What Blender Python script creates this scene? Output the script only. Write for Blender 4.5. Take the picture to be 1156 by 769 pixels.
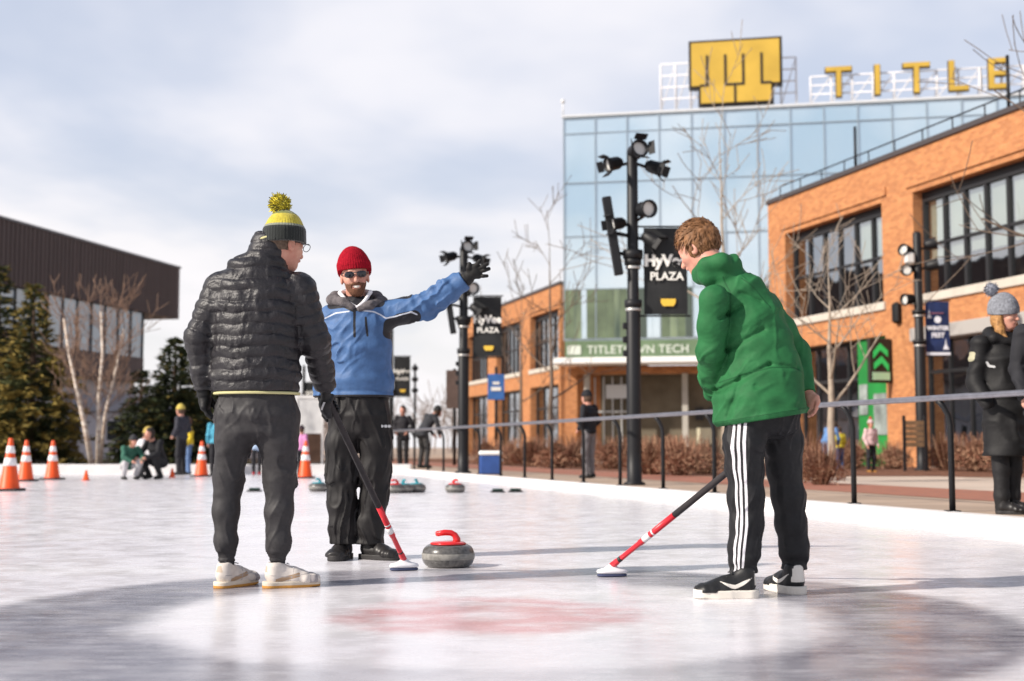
import bpy, math, random
import numpy as np
from mathutils import Vector, Matrix

for o in list(bpy.data.objects):
    bpy.data.objects.remove(o, do_unlink=True)
S = bpy.context.scene
COL = S.collection
rad = math.radians

# ------------------------------------------------------------------ camera
CAM_H, F_PX, CX, CY, HORIZON = 0.66, 1500.0, 578.0, 384.5, 505.0
PITCH = math.atan((HORIZON - CY) / F_PX)
cd = bpy.data.cameras.new('camera')
cd.sensor_width = 36.0
cd.lens = 36.0 * F_PX / 1156.0
cd.clip_start, cd.clip_end = 0.1, 3000.0
cd.dof.use_dof = True
cd.dof.focus_distance = 6.9
cd.dof.aperture_fstop = 2.3
cam = bpy.data.objects.new('camera', cd)
COL.objects.link(cam)
cam.location = (0, 0, CAM_H)
cam.rotation_euler = (math.pi / 2 + PITCH, 0, 0)
S.camera = cam

# ------------------------------------------------------------------ light
SUN_EL = rad(33)
SUN_DIR = Vector((-0.90, -0.44, 0)).normalized()          # horizontal direction towards the sun
sd = bpy.data.lights.new('sun', 'SUN')
sd.energy = 4.8
sd.angle = rad(1.2)
sd.color = (1.0, 0.92, 0.82)
sun = bpy.data.objects.new('sun', sd)
COL.objects.link(sun)
to_sun = Vector((SUN_DIR.x * math.cos(SUN_EL), SUN_DIR.y * math.cos(SUN_EL), math.sin(SUN_EL)))
sun.rotation_euler = to_sun.to_track_quat('Z', 'Y').to_euler()
sun.location = (-30, -15, 25)

W = bpy.data.worlds.new('World')
S.world = W
W.use_nodes = True
nt = W.node_tree
nt.nodes.clear()
def wn(t, **k):
    n = nt.nodes.new(t)
    for a, b in k.items():
        setattr(n, a, b)
    return n
def wmath(op, a, b=None):
    n = wn('ShaderNodeMath', operation=op)
    for i, v in enumerate((a, b)):
        if v is None: continue
        if isinstance(v, (int, float)): n.inputs[i].default_value = v
        else: nt.links.new(v, n.inputs[i])
    return n.outputs[0]
sky = wn('ShaderNodeTexSky', sky_type='NISHITA', sun_disc=False)
sky.sun_elevation = SUN_EL
sky.sun_rotation = math.atan2(SUN_DIR.x, SUN_DIR.y)
sky.air_density, sky.dust_density, sky.ozone_density = 1.0, 1.6, 1.0
bg_sky = wn('ShaderNodeBackground'); bg_sky.inputs[1].default_value = 0.10
nt.links.new(sky.outputs[0], bg_sky.inputs[0])
geo = wn('ShaderNodeTexCoord')
sep = wn('ShaderNodeSeparateXYZ'); nt.links.new(geo.outputs['Generated'], sep.inputs[0])
zc = wmath('MAXIMUM', sep.outputs[2], 0.0)
den = wmath('ADD', zc, 0.22)
cmb = wn('ShaderNodeCombineXYZ')
nt.links.new(wmath('DIVIDE', sep.outputs[0], den), cmb.inputs[0])
nt.links.new(wmath('DIVIDE', sep.outputs[1], den), cmb.inputs[1])
nz = wn('ShaderNodeTexNoise'); nz.inputs['Scale'].default_value = 0.95; nz.inputs['Detail'].default_value = 5
nz.inputs['Roughness'].default_value = 0.5; nz.inputs['Distortion'].default_value = 0.15
nt.links.new(cmb.outputs[0], nz.inputs['Vector'])
mr = wn('ShaderNodeMapRange', interpolation_type='SMOOTHSTEP')
mr.inputs['From Min'].default_value = 0.38; mr.inputs['From Max'].default_value = 0.60
nt.links.new(nz.outputs['Fac'], mr.inputs['Value'])
hz = wn('ShaderNodeMapRange', interpolation_type='SMOOTHSTEP')
hz.inputs['From Min'].default_value = 0.30; hz.inputs['From Max'].default_value = 0.0
nt.links.new(zc, hz.inputs['Value'])
up = wn('ShaderNodeMapRange', interpolation_type='SMOOTHSTEP')
up.inputs['From Min'].default_value = 0.75; up.inputs['From Max'].default_value = 0.35; up.inputs['To Min'].default_value = 0.25
nt.links.new(zc, up.inputs['Value'])
fac = wmath('MULTIPLY', wmath('MAXIMUM', wmath('ADD', wmath('MULTIPLY', mr.outputs[0], 0.30), 0.68), wmath('MULTIPLY', hz.outputs[0], 0.96)), up.outputs[0])
ccol = wn('ShaderNodeMixRGB')
ccol.inputs[1].default_value = (0.61, 0.65, 0.77, 1)
ccol.inputs[2].default_value = (0.82, 0.795, 0.81, 1)
hz2 = wn('ShaderNodeMapRange', interpolation_type='SMOOTHSTEP')
hz2.inputs['From Min'].default_value = 0.26; hz2.inputs['From Max'].default_value = 0.04
nt.links.new(zc, hz2.inputs['Value'])
nt.links.new(wmath('MINIMUM', wmath('ADD', wmath('MULTIPLY', hz2.outputs[0], 0.80), wmath('MULTIPLY', mr.outputs[0], 0.72)), 1.0), ccol.inputs[0])
bg_c = wn('ShaderNodeBackground'); bg_c.inputs[1].default_value = 1.0
nt.links.new(ccol.outputs[0], bg_c.inputs[0])
mixs = wn('ShaderNodeMixShader')
nt.links.new(fac, mixs.inputs[0]); nt.links.new(bg_sky.outputs[0], mixs.inputs[1]); nt.links.new(bg_c.outputs[0], mixs.inputs[2])
wo = wn('ShaderNodeOutputWorld'); nt.links.new(mixs.outputs[0], wo.inputs[0])

vs = S.view_settings
vs.view_transform = 'Standard'; vs.look = 'None'; vs.exposure = 0.32; vs.gamma = 1.0
vs.use_curve_mapping = False

# ------------------------------------------------------------------ helpers
def at(px, py, Y):
    """world point at depth Y seen at photo pixel (px, py)"""
    dx, dy = (px - CX) / F_PX, (CY - py) / F_PX
    c, s = math.cos(PITCH), math.sin(PITCH)
    d = Vector((dx, c - s * dy, s + c * dy))
    return Vector((0, 0, CAM_H)) + d * (Y / d.y)

def tag(o, label=None, cat=None, group=None, kind=None):
    if label: o['label'] = label
    if cat: o['category'] = cat
    if group: o['group'] = group
    if kind: o['kind'] = kind
    return o

def thing(name, label, cat, loc=(0, 0, 0), rz=0.0, group=None):
    o = bpy.data.objects.new(name, None)
    COL.objects.link(o)
    o.empty_display_size = 0.1
    o.location = loc
    o.rotation_euler = (0, 0, rz)
    return tag(o, label, cat, group)

def link(name, me, parent=None):
    o = bpy.data.objects.new(name, me)
    COL.objects.link(o)
    if parent is not None: o.parent = parent
    return o

def children_of(o):
    return [c for c in bpy.data.objects if c.parent == o]

def copy_tree(o, loc=None, rz=None, label=None):
    def rec(src, par):
        c = src.copy(); COL.objects.link(c)
        if par is not None: c.parent = par
        for ch in children_of(src): rec(ch, c)
        return c
    kids = children_of(o)
    r = o.copy(); COL.objects.link(r)
    for k in kids: rec(k, r)
    if loc is not None: r.location = loc
    if rz is not None: r.rotation_euler = (0, 0, rz)
    if label: r['label'] = label
    return r

MATS = {}
def mat(name, color=(.5, .5, .5), rough=.6, metal=0.0, noise=None, bump=None, layers=(), coat=0.0, sheen=0.0,
        spec=0.32, emit=None, color2=None, stretch=(1, 1, 1), alpha=None):
    """procedural material. noise=(scale, amount) mottles the colour, bump=(scale, strength, distance),
    layers=[(attribute, low, high, colour)] paint trim where a mesh field lies between low and high"""
    if name in MATS: return MATS[name]
    m = bpy.data.materials.new(name); m.use_nodes = True
    t = m.node_tree; b = t.nodes['Principled BSDF']; L = t.links.new
    b.inputs['Roughness'].default_value = rough
    b.inputs['Metallic'].default_value = metal
    b.inputs['Coat Weight'].default_value = coat
    b.inputs['Sheen Weight'].default_value = sheen
    b.inputs['Specular IOR Level'].default_value = spec
    tc = t.nodes.new('ShaderNodeTexCoord')
    mp = t.nodes.new('ShaderNodeMapping'); mp.inputs['Scale'].default_value = stretch
    L(tc.outputs['Object'], mp.inputs[0])
    rgb = t.nodes.new('ShaderNodeRGB'); rgb.outputs[0].default_value = (*color, 1)
    cur = rgb.outputs[0]
    if noise:
        n = t.nodes.new('ShaderNodeTexNoise'); n.inputs['Scale'].default_value = noise[0]; n.inputs['Detail'].default_value = 4
        L(mp.outputs[0], n.inputs['Vector'])
        c2 = color2 or tuple(min(1, c * 1.0) * (1 - noise[1]) for c in color)
        mx = t.nodes.new('ShaderNodeMixRGB'); L(cur, mx.inputs[1]); mx.inputs[2].default_value = (*c2, 1)
        r = t.nodes.new('ShaderNodeMapRange'); r.inputs['From Min'].default_value = .32; r.inputs['From Max'].default_value = .68
        L(n.outputs['Fac'], r.inputs[0]); L(r.outputs[0], mx.inputs[0]); cur = mx.outputs[0]
    for (attr, lo, hi, c) in layers:
        a = t.nodes.new('ShaderNodeAttribute'); a.attribute_name = attr
        g = t.nodes.new('ShaderNodeMath'); g.operation = 'GREATER_THAN'; L(a.outputs['Fac'], g.inputs[0]); g.inputs[1].default_value = lo
        l = t.nodes.new('ShaderNodeMath'); l.operation = 'LESS_THAN'; L(a.outputs['Fac'], l.inputs[0]); l.inputs[1].default_value = hi
        mu = t.nodes.new('ShaderNodeMath'); mu.operation = 'MULTIPLY'; L(g.outputs[0], mu.inputs[0]); L(l.outputs[0], mu.inputs[1])
        mx = t.nodes.new('ShaderNodeMixRGB'); L(mu.outputs[0], mx.inputs[0]); L(cur, mx.inputs[1]); mx.inputs[2].default_value = (*c, 1)
        cur = mx.outputs[0]
    L(cur, b.inputs['Base Color'])
    if bump:
        n = t.nodes.new('ShaderNodeTexNoise'); n.inputs['Scale'].default_value = bump[0]; n.inputs['Detail'].default_value = 3
        L(mp.outputs[0], n.inputs['Vector'])
        bp = t.nodes.new('ShaderNodeBump'); bp.inputs['Strength'].default_value = bump[1]; bp.inputs['Distance'].default_value = bump[2]
        L(n.outputs['Fac'], bp.inputs['Height']); L(bp.outputs[0], b.inputs['Normal'])
    if emit:
        b.inputs['Emission Color'].default_value = (*emit[0], 1); b.inputs['Emission Strength'].default_value = emit[1]
    MATS[name] = m
    return m

def nodes_of(m):
    return m.node_tree, m.node_tree.nodes['Principled BSDF'], m.node_tree.links.new

class MB:
    """collects boxes, tubes, lathes and polygons, then links them as one mesh object"""
    def __init__(s): s.v, s.f, s.mi, s.sm = [], [], [], []
    def add(s, vs, fs, mi=0, smooth=False):
        o = len(s.v); s.v += [tuple(x) for x in vs]
        for f in fs: s.f.append([i + o for i in f]); s.mi.append(mi); s.sm.append(smooth)
        return s
    def box(s, lo, hi, mi=0, M=None):
        x0, y0, z0 = lo; x1, y1, z1 = hi
        vs = [Vector(p) for p in ((x0,y0,z0),(x1,y0,z0),(x1,y1,z0),(x0,y1,z0),(x0,y0,z1),(x1,y0,z1),(x1,y1,z1),(x0,y1,z1))]
        if M is not None: vs = [M @ v for v in vs]
        return s.add(vs, [(3,2,1,0),(4,5,6,7),(0,1,5,4),(1,2,6,5),(2,3,7,6),(3,0,4,7)], mi)
    def bbox(s, lo, hi, bev=.01, mi=0, M=None):
        """box with chamfered edges"""
        x0, y0, z0 = lo; x1, y1, z1 = hi; b = bev
        rings = []
        for z, e in ((z0, b), (z0 + b, 0), (z1 - b, 0), (z1, b)):
            k = b + e
            r = [(x0+k,y0+e,z),(x1-k,y0+e,z),(x1-e,y0+k,z),(x1-e,y1-k,z),(x1-k,y1-e,z),(x0+k,y1-e,z),(x0+e,y1-k,z),(x0+e,y0+k,z)]
            rings.append(r)
        vs = [Vector(p) for r in rings for p in r]
        if M is not None: vs = [M @ v for v in vs]
        fs = [tuple(reversed(range(8))), tuple(range(24, 32))]
        for k in range(3):
            for i in range(8):
                j = (i + 1) % 8
                fs.append((k*8+i, k*8+j, k*8+8+j, k*8+8+i))
        return s.add(vs, fs, mi)
    def tube(s, pts, r, n=10, mi=0, cap=True, smooth=True):
        pts = [Vector(p) for p in pts]
        if isinstance(r, (int, float)): r = [r] * len(pts)
        up = None; vs = []; fs = []
        for i, p in enumerate(pts):
            d = (pts[min(i+1, len(pts)-1)] - pts[max(i-1, 0)]).normalized()
            if up is None:
                up = Vector((0,0,1)) if abs(d.z) < .9 else Vector((1,0,0))
            a = d.cross(up)
            if a.length < 1e-6: a = d.orthogonal()
            a.normalize(); b = a.cross(d).normalized(); up = b
            for k in range(n):
                t = 2*math.pi*k/n
                vs.append(p + (a*math.cos(t) + b*math.sin(t))*r[i])
        for i in range(len(pts)-1):
            for k in range(n):
                j = (k+1) % n
                fs.append((i*n+k, i*n+j, (i+1)*n+j, (i+1)*n+k))
        s.add(vs, fs, mi, smooth)
        if cap and n > 2:
            o = len(s.v) - len(vs)
            s.f.append([o+k for k in reversed(range(n))]); s.mi.append(mi); s.sm.append(False)
            s.f.append([o+(len(pts)-1)*n+k for k in range(n)]); s.mi.append(mi); s.sm.append(False)
        return s
    def lathe(s, prof, n=32, mi=0, M=None, smooth=True):
        vs, fs = [], []
        for (r, z) in prof:
            for k in range(n):
                t = 2*math.pi*k/n
                v = Vector((r*math.cos(t), r*math.sin(t), z))
                vs.append(M @ v if M is not None else v)
        for i in range(len(prof)-1):
            for k in range(n):
                j = (k+1) % n
                fs.append((i*n+k, i*n+j, (i+1)*n+j, (i+1)*n+k))
        return s.add(vs, fs, mi, smooth)
    def poly(s, pts, mi=0): return s.add(pts, [tuple(range(len(pts)))], mi)
    def prism(s, pts2, map0, map1, mi=0):
        """2-D outline between two mapped copies"""
        n = len(pts2)
        vs = [map0(*p) for p in pts2] + [map1(*p) for p in pts2]
        fs = [tuple(range(n)), tuple(reversed(range(n, 2*n)))] + [((i+1) % n, i, n+i, n+(i+1) % n) for i in range(n)]
        return s.add(vs, fs, mi)
    def build(s, name, mats, parent=None, off=None):
        me = bpy.data.meshes.new(name)
        vv = s.v if off is None else [(x-off[0], y-off[1], z-off[2]) for x, y, z in s.v]
        me.from_pydata(vv, [], s.f)
        for m in (mats if isinstance(mats, (list, tuple)) else [mats]): me.materials.append(m)
        me.polygons.foreach_set('material_index', s.mi)
        me.polygons.foreach_set('use_smooth', s.sm)
        me.update(); me.validate()
        return link(name, me, parent)

_fc = {}
def text_geo(txt, size, bold=0.0, extrude=0.0, spacing=1.0):
    cu = bpy.data.curves.new('lettering_source', 'FONT')
    cu.body = txt; cu.size = size; cu.offset = bold; cu.extrude = extrude
    cu.align_x = 'CENTER'; cu.align_y = 'CENTER'; cu.space_character = spacing; cu.resolution_u = 3
    o = bpy.data.objects.new('lettering_source', cu); COL.objects.link(o)
    dg = bpy.context.evaluated_depsgraph_get()
    me = bpy.data.meshes.new_from_object(o.evaluated_get(dg))
    vs = [v.co.copy() for v in me.vertices]; fs = [tuple(p.vertices) for p in me.polygons]
    bpy.data.objects.remove(o, do_unlink=True); bpy.data.curves.remove(cu); bpy.data.meshes.remove(me)
    return vs, fs
def add_text(mb, txt, size, M, bold=0.0, extrude=0.0, mi=0, spacing=1.0):
    vs, fs = text_geo(txt, size, bold, extrude, spacing)
    return mb.add([M @ v for v in vs], fs, mi)

# ------------------------------------------------------------------ signed-distance modelling (organic shapes)
RS = np.random.RandomState(7)
NT = RS.rand(32, 32, 32).astype(np.float32)
def vnoise(P):
    I = np.floor(P).astype(np.int64); Fr = (P - I).astype(np.float32); Fr = Fr*Fr*(3-2*Fr)
    I &= 31; J = (I + 1) & 31
    x, y, z = Fr[:, 0], Fr[:, 1], Fr[:, 2]
    c = lambda a, b, d: NT[a[:, 0], b[:, 1], d[:, 2]]
    c00 = c(I,I,I)*(1-x)+c(J,I,I)*x; c10 = c(I,J,I)*(1-x)+c(J,J,I)*x
    c01 = c(I,I,J)*(1-x)+c(J,I,J)*x; c11 = c(I,J,J)*(1-x)+c(J,J,J)*x
    return (c00*(1-y)+c10*y)*(1-z) + (c01*(1-y)+c11*y)*z
def folds(P, sc, amp, seed=0.0, warp=0.35):
    """soft ridged cloth folds; sc = frequency per axis"""
    Q = P*np.array(sc, np.float32) + seed
    w = vnoise(Q*0.7 + 11.3)
    Q = Q + (w*warp*4)[:, None]
    n = 2*vnoise(Q) - 1
    return -amp*(np.exp(-(n/.42)**2) - 0.45)
def dfolds(P, d, fa, fx, amp, seed=0.0):
    """cloth creases running along direction d"""
    d = V(Vector(d).normalized()); a = V(Vector(tuple(d)).orthogonal().normalized()); b = np.cross(d, a)
    Q = np.stack([(P@d)*fa, (P@a)*fx, (P@b)*fx], 1).astype(np.float32) + seed
    Q[:, 1] += 1.2*vnoise(Q*V((1.0, .4, .4))+7.7); Q[:, 2] += 1.2*vnoise(Q*V((1.0, .4, .4))+3.1)
    n = 2*vnoise(Q) - 1; m = np.clip(vnoise(P*4+seed)*2.4-.7, 0, 1)
    return -amp*(np.exp(-(n/.26)**2)-.2)*m
def V(p): return np.array(p, np.float32)
def smin(a, b, k):
    h = np.clip(.5 + .5*(b-a)/k, 0, 1)
    return b*(1-h) + a*h - k*h*(1-h)
def smax(a, b, k): return -smin(-a, -b, k)
def cap(P, a, b, ra, rb=None):
    a, b = V(a), V(b); rb = ra if rb is None else rb
    ab = b-a; t = np.clip(((P-a)@ab)/max(float(ab@ab), 1e-9), 0, 1)
    return np.linalg.norm(P-a-t[:, None]*ab, axis=1) - (ra + (rb-ra)*t)
def chain(P, pts, rs, k=.02):
    d = None
    for i in range(len(pts)-1):
        c = cap(P, pts[i], pts[i+1], rs[i], rs[i+1])
        d = c if d is None else smin(d, c, k)
    return d
def arclen(P, pts):
    """length along a polyline of the nearest point"""
    best = None; L0 = 0
    for i in range(len(pts)-1):
        a, b = V(pts[i]), V(pts[i+1]); ab = b-a; l = float(np.linalg.norm(ab))
        t = np.clip(((P-a)@ab)/(l*l), 0, 1)
        dd = np.linalg.norm(P-a-t[:, None]*ab, axis=1)
        s = L0 + t*l
        if best is None: best, S_ = dd, s
        else:
            m = dd < best; best = np.where(m, dd, best); S_ = np.where(m, s, S_)
        L0 += l
    return S_
def ell(P, c, r, R=None):
    q = P - V(c)
    if R is not None: q = q @ R
    r = V(r); k0 = np.linalg.norm(q/r, axis=1); k1 = np.linalg.norm(q/(r*r), axis=1)
    return k0*(k0-1)/np.maximum(k1, 1e-6)
def loft(P, rings, k=.02):
    """rings: (centre, u, w, ru, rw): elliptical cross-sections along a spine"""
    d = None
    for i in range(len(rings)-1):
        c0, u0, w0, a0, b0 = rings[i]; c1, u1, w1, a1, b1 = rings[i+1]
        c0, c1 = V(c0), V(c1); ax = c1-c0; l = float(np.linalg.norm(ax)); axn = ax/l
        tr = ((P-c0)@axn)/l; t = np.clip(tr, 0, 1)
        e = np.maximum(np.maximum(-tr, tr-1), 0)*l
        cc = c0 + t[:, None]*ax; q = P-cc; q = q - (q@axn)[:, None]*axn
        u = V(u0); u = u-axn*(u@axn); u = u/np.linalg.norm(u); w = np.cross(axn, u)
        ru = a0+(a1-a0)*t; rw = b0+(b1-b0)*t
        x, y = (q@u), (q@w)
        ec = .42*np.minimum(ru, rw); k0 = np.sqrt((x/ru)**2+(y/rw)**2+(e/ec)**2); k1 = np.sqrt((x/ru**2)**2+(y/rw**2)**2+(e/ec**2)**2)
        dr = k0*(k0-1)/np.maximum(k1, 1e-6)
        dr = np.where(k0 < 1e-4, -np.minimum(ru, rw), dr)
        dd = dr
        d = dd if d is None else smin(d, dd, k)
    return d
def plane(P, p, n): return (P - V(p)) @ V(Vector(n).normalized())
def frame(F, U=(0, 0, 1)):
    """columns: right, forward, up"""
    F = Vector(F).normalized(); R = F.cross(Vector(U)).normalized(); Up = R.cross(F)
    return np.array([[R.x, F.x, Up.x], [R.y, F.y, Up.y], [R.z, F.z, Up.z]], np.float32)

def nets(fn, lo, hi, res, proj=1):
    lo, hi = V(lo), V(hi)
    nb = np.ceil((hi-lo)/(res*4)).astype(int)
    n = nb*4
    bi = np.stack(np.meshgrid(*[np.arange(k) for k in nb], indexing='ij'), -1).reshape(-1, 3)
    cen = lo + (bi*4+1.5)*res
    dc = fn(cen.astype(np.float32))
    near = np.abs(dc) < res*4*.87*1.6 + .012
    Vv = np.empty(n, np.float32)
    V6 = Vv.reshape(nb[0],4,nb[1],4,nb[2],4)
    V6[:] = dc.reshape(nb)[:, None, :, None, :, None]
    off = np.stack(np.meshgrid(*[np.arange(4)]*3, indexing='ij'), -1).reshape(-1, 3)
    bn = bi[near]
    pts = (bn[:, None, :]*4 + off[None]).reshape(-1, 3)
    vals = np.empty(len(pts), np.float32)
    for s in range(0, len(pts), 400000):
        vals[s:s+400000] = fn((lo + pts[s:s+400000]*res).astype(np.float32))
    Vv[pts[:, 0], pts[:, 1], pts[:, 2]] = vals
    Vv[0] = Vv[-1] = 1; Vv[:, 0] = Vv[:, -1] = 1; Vv[:, :, 0] = Vv[:, :, -1] = 1
    ins = Vv < 0
    cnt = np.zeros(n-1, np.int8)
    corners = [(a, b, c) for a in (0, 1) for b in (0, 1) for c in (0, 1)]
    for a, b, c in corners:
        cnt += ins[a:n[0]-1+a, b:n[1]-1+b, c:n[2]-1+c]
    act = (cnt > 0) & (cnt < 8)
    ci = np.argwhere(act)
    idx = -np.ones(n-1, np.int64); idx[act] = np.arange(len(ci))
    cv = np.stack([Vv[ci[:, 0]+a, ci[:, 1]+b, ci[:, 2]+c] for a, b, c in corners], 1)
    acc = np.zeros((len(ci), 3), np.float32); m = np.zeros(len(ci), np.float32)
    co = np.array(corners, np.float32)
    for i in range(8):
        for j in range(i+1, 8):
            if abs(co[i]-co[j]).sum() != 1: continue
            x = (cv[:, i] < 0) != (cv[:, j] < 0)
            t = np.where(x, cv[:, i]/np.where(x, cv[:, i]-cv[:, j], 1), 0)
            acc += np.where(x[:, None], co[i]+t[:, None]*(co[j]-co[i]), 0); m += x
    vert = lo + (ci + acc/np.maximum(m, 1)[:, None])*res
    quads = []
    for ax in range(3):
        b, c = (ax+1) % 3, (ax+2) % 3
        sl0 = [slice(None)]*3; sl1 = [slice(None)]*3
        sl0[ax] = slice(0, -1); sl1[ax] = slice(1, None)
        A, B = ins[tuple(sl0)], ins[tuple(sl1)]
        e = np.argwhere(A != B)
        e = e[(e[:, b] > 0) & (e[:, c] > 0) & (e[:, b] < n[b]-1) & (e[:, c] < n[c]-1)]
        q = []
        for db, dc_ in ((-1, -1), (0, -1), (0, 0), (-1, 0)):
            t = e.copy(); t[:, b] += db; t[:, c] += dc_
            q.append(idx[t[:, 0], t[:, 1], t[:, 2]])
        q = np.stack(q, 1)
        fl = ~A[e[:, 0], e[:, 1], e[:, 2]]
        q[fl] = q[fl][:, ::-1]
        quads.append(q)
    quads = np.concatenate(quads)
    quads = quads[(quads >= 0).all(1)]
    vert = vert.astype(np.float32)
    for _ in range(proj):
        h = res*.5; d0 = fn(vert); g = np.empty_like(vert)
        for k in range(3):
            dv = np.zeros(3, np.float32); dv[k] = h
            g[:, k] = (fn(vert+dv)-fn(vert-dv))/(2*h)
        g2 = np.maximum((g*g).sum(1), .25)
        st = np.clip(-d0/g2, -res*.6, res*.6)
        vert = vert + g*st[:, None]
    return vert, quads

def sdf_mesh(name, fn, lo, hi, res, mats, off=(0, 0, 0), fields=None, proj=1):
    v, q = nets(fn, lo, hi, res, proj)
    me = bpy.data.meshes.new(name)
    me.vertices.add(len(v)); me.vertices.foreach_set('co', (v - V(off)).ravel())
    me.loops.add(len(q)*4); me.loops.foreach_set('vertex_index', q.ravel().astype(np.int32))
    me.polygons.add(len(q)); me.polygons.foreach_set('loop_start', (np.arange(len(q))*4).astype(np.int32))
    me.update(calc_edges=True)
    me.polygons.foreach_set('use_smooth', np.ones(len(q), bool))
    for m in (mats if isinstance(mats, (list, tuple)) else [mats]): me.materials.append(m)
    for k, f in (fields or {}).items():
        a = me.attributes.new(k, 'FLOAT', 'POINT'); a.data.foreach_set('value', np.asarray(f(v), np.float32))
    me.validate()
    return me
def sdf_obj(name, fn, lo, hi, res, mats, parent, fields=None, off=None, proj=1):
    off = off if off is not None else tuple(parent_root(parent).location)
    return link(name, sdf_mesh(name, fn, lo, hi, res, mats, off, fields, proj), parent)
def parent_root(o):
    while o.parent is not None: o = o.parent
    return o
def bounds(pts, pad):
    a = np.array([tuple(p) for p in pts], np.float32)
    return a.min(0)-pad, a.max(0)+pad
# ================================================================== SETTING
PZ = 0.12                                                  # the plaza lies one kerb above the ice
def rail_x(Y): return 6.914 - 0.2853*Y                     # line of the railing
def front_x(Y): return 21.6 - 0.2853*Y                     # line of the brick fronts
BACK = 33.0

# ---- ice with the painted curling house
ICE = mat('ice', (.80, .78, .80), rough=.3, spec=.5)
t, b, L = nodes_of(ICE)
def nmath(op, a, c=None, clamp=False):
    n = t.nodes.new('ShaderNodeMath'); n.operation = op; n.use_clamp = clamp
    for i, v in enumerate((a, c)):
        if v is None: continue
        if isinstance(v, (int, float)): n.inputs[i].default_value = v
        else: L(v, n.inputs[i])
    return n.outputs[0]
def nnoise(vec, scale, detail=4, rough=.55, stretch=None):
    n = t.nodes.new('ShaderNodeTexNoise'); n.inputs['Scale'].default_value = scale; n.inputs['Detail'].default_value = detail
    n.inputs['Roughness'].default_value = rough
    if stretch:
        m = t.nodes.new('ShaderNodeMapping'); m.inputs['Scale'].default_value = stretch; L(vec, m.inputs[0]); vec = m.outputs[0]
    L(vec, n.inputs['Vector']); return n.outputs['Fac']
def nmr(v, a, c, lo=0.0, hi=1.0):
    n = t.nodes.new('ShaderNodeMapRange'); n.interpolation_type = 'SMOOTHSTEP'
    n.inputs['From Min'].default_value = a; n.inputs['From Max'].default_value = c
    n.inputs['To Min'].default_value = lo; n.inputs['To Max'].default_value = hi
    L(v, n.inputs[0]); return n.outputs[0]
def nmix(f, a, c):
    n = t.nodes.new('ShaderNodeMixRGB')
    if isinstance(f, (int, float)): n.inputs[0].default_value = f
    else: L(f, n.inputs[0])
    for i, v in ((1, a), (2, c)):
        if isinstance(v, tuple): n.inputs[i].default_value = (*v, 1)
        else: L(v, n.inputs[i])
    return n.outputs[0]
tc = t.nodes.new('ShaderNodeTexCoord').outputs['Object']
sp = t.nodes.new('ShaderNodeSeparateXYZ'); L(tc, sp.inputs[0])
hx, hy = -0.10, 5.32
dx = nmath('SUBTRACT', sp.outputs[0], hx); dy = nmath('SUBTRACT', sp.outputs[1], hy)
rr = nmath('SQRT', nmath('ADD', nmath('MULTIPLY', dx, dx), nmath('MULTIPLY', dy, dy)))
wob = nmath('MULTIPLY', nmath('SUBTRACT', nnoise(tc, 1.7, 5), .5), .26)
fine = nmath('MULTIPLY', nmath('SUBTRACT', nnoise(tc, 14, 4), .5), .14)
rw = nmath('ADD', nmath('ADD', rr, wob), fine)
rw2 = nmath('ADD', rr, nmath('MULTIPLY', wob, .35))
outer = nmath('MULTIPLY', nmr(rw, 1.20, 1.44), nmr(rw2, 2.14, 1.96))
sidefade = nmr(nmath('ABSOLUTE', nmath('ADD', dx, nmath('MULTIPLY', wob, 2.0))), .35, 1.05, .42, 1.0)
streak = nnoise(tc, 7, 5, .65, (.35, 2.2, 1))
blot = nnoise(tc, 2.3, 5, .6)
wear = nmath('MULTIPLY', nmr(streak, .25, .62, .70, 1.0), nmr(blot, .28, .62, .72, 1.0))
outer = nmath('MULTIPLY', nmath('MULTIPLY', outer, sidefade), wear)
red = nmath('MULTIPLY', nmr(rw, .70, .45), nmr(rw, .0, .22, .35, 1.0))
red = nmath('MULTIPLY', red, nmr(nnoise(tc, 2.6, 4, .6, (1.0, 1.6, 1)), .34, .62, .22, .68))
base = nmix(nmr(nnoise(tc, .8, 6, .6, (.35, 1.6, 1)), .35, .65), (.70, .675, .71), (.765, .745, .765))
base = nmix(nmath('MULTIPLY', nmr(nnoise(tc, 3.0, 6, .7, (.2, 2.4, 1)),   .52, .72), .16), base, (.60, .58, .61))
c1 = nmix(nmath('MULTIPLY', outer, .92), base, (.080, .076, .112))
c2 = nmix(red, c1, (.56, .17, .17))
# fine skate and stone scratches
scr = t.nodes.new('ShaderNodeTexNoise'); scr.inputs['Scale'].default_value = 30; scr.inputs['Detail'].default_value = 6
mpg = t.nodes.new('ShaderNodeMapping'); mpg.inputs['Scale'].default_value = (.25, 1.6, 1); mpg.inputs['Rotation'].default_value = (0, 0, .35)
L(tc, mpg.inputs[0]); L(mpg.outputs[0], scr.inputs['Vector'])
peb = nnoise(tc, 95, 2)
L(nmix(nmath('MULTIPLY', nmr(scr.outputs['Fac'], .56, .70), .20), c2, (.92, .91, .93)), b.inputs['Base Color'])
L(nmath('ADD', nmr(nnoise(tc, 3.5, 5, .6), .3, .7, .16, .30), nmath('MULTIPLY', nmr(scr.outputs['Fac'], .5, .7), .12)), b.inputs['Roughness'])
bp = t.nodes.new('ShaderNodeBump'); bp.inputs['Strength'].default_value = .16; bp.inputs['Distance'].default_value = .004
L(nmath('ADD', nmath('MULTIPLY', peb, .6), scr.outputs['Fac']), bp.inputs['Height']); L(bp.outputs[0], b.inputs['Normal'])
m = MB()
m.poly([(-70, -20, 0), (rail_x(-20)-.16, -20, 0), (rail_x(BACK)-.16, BACK, 0), (-70, BACK, 0)])
tag(m.build('ice', ICE), kind='structure')

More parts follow.
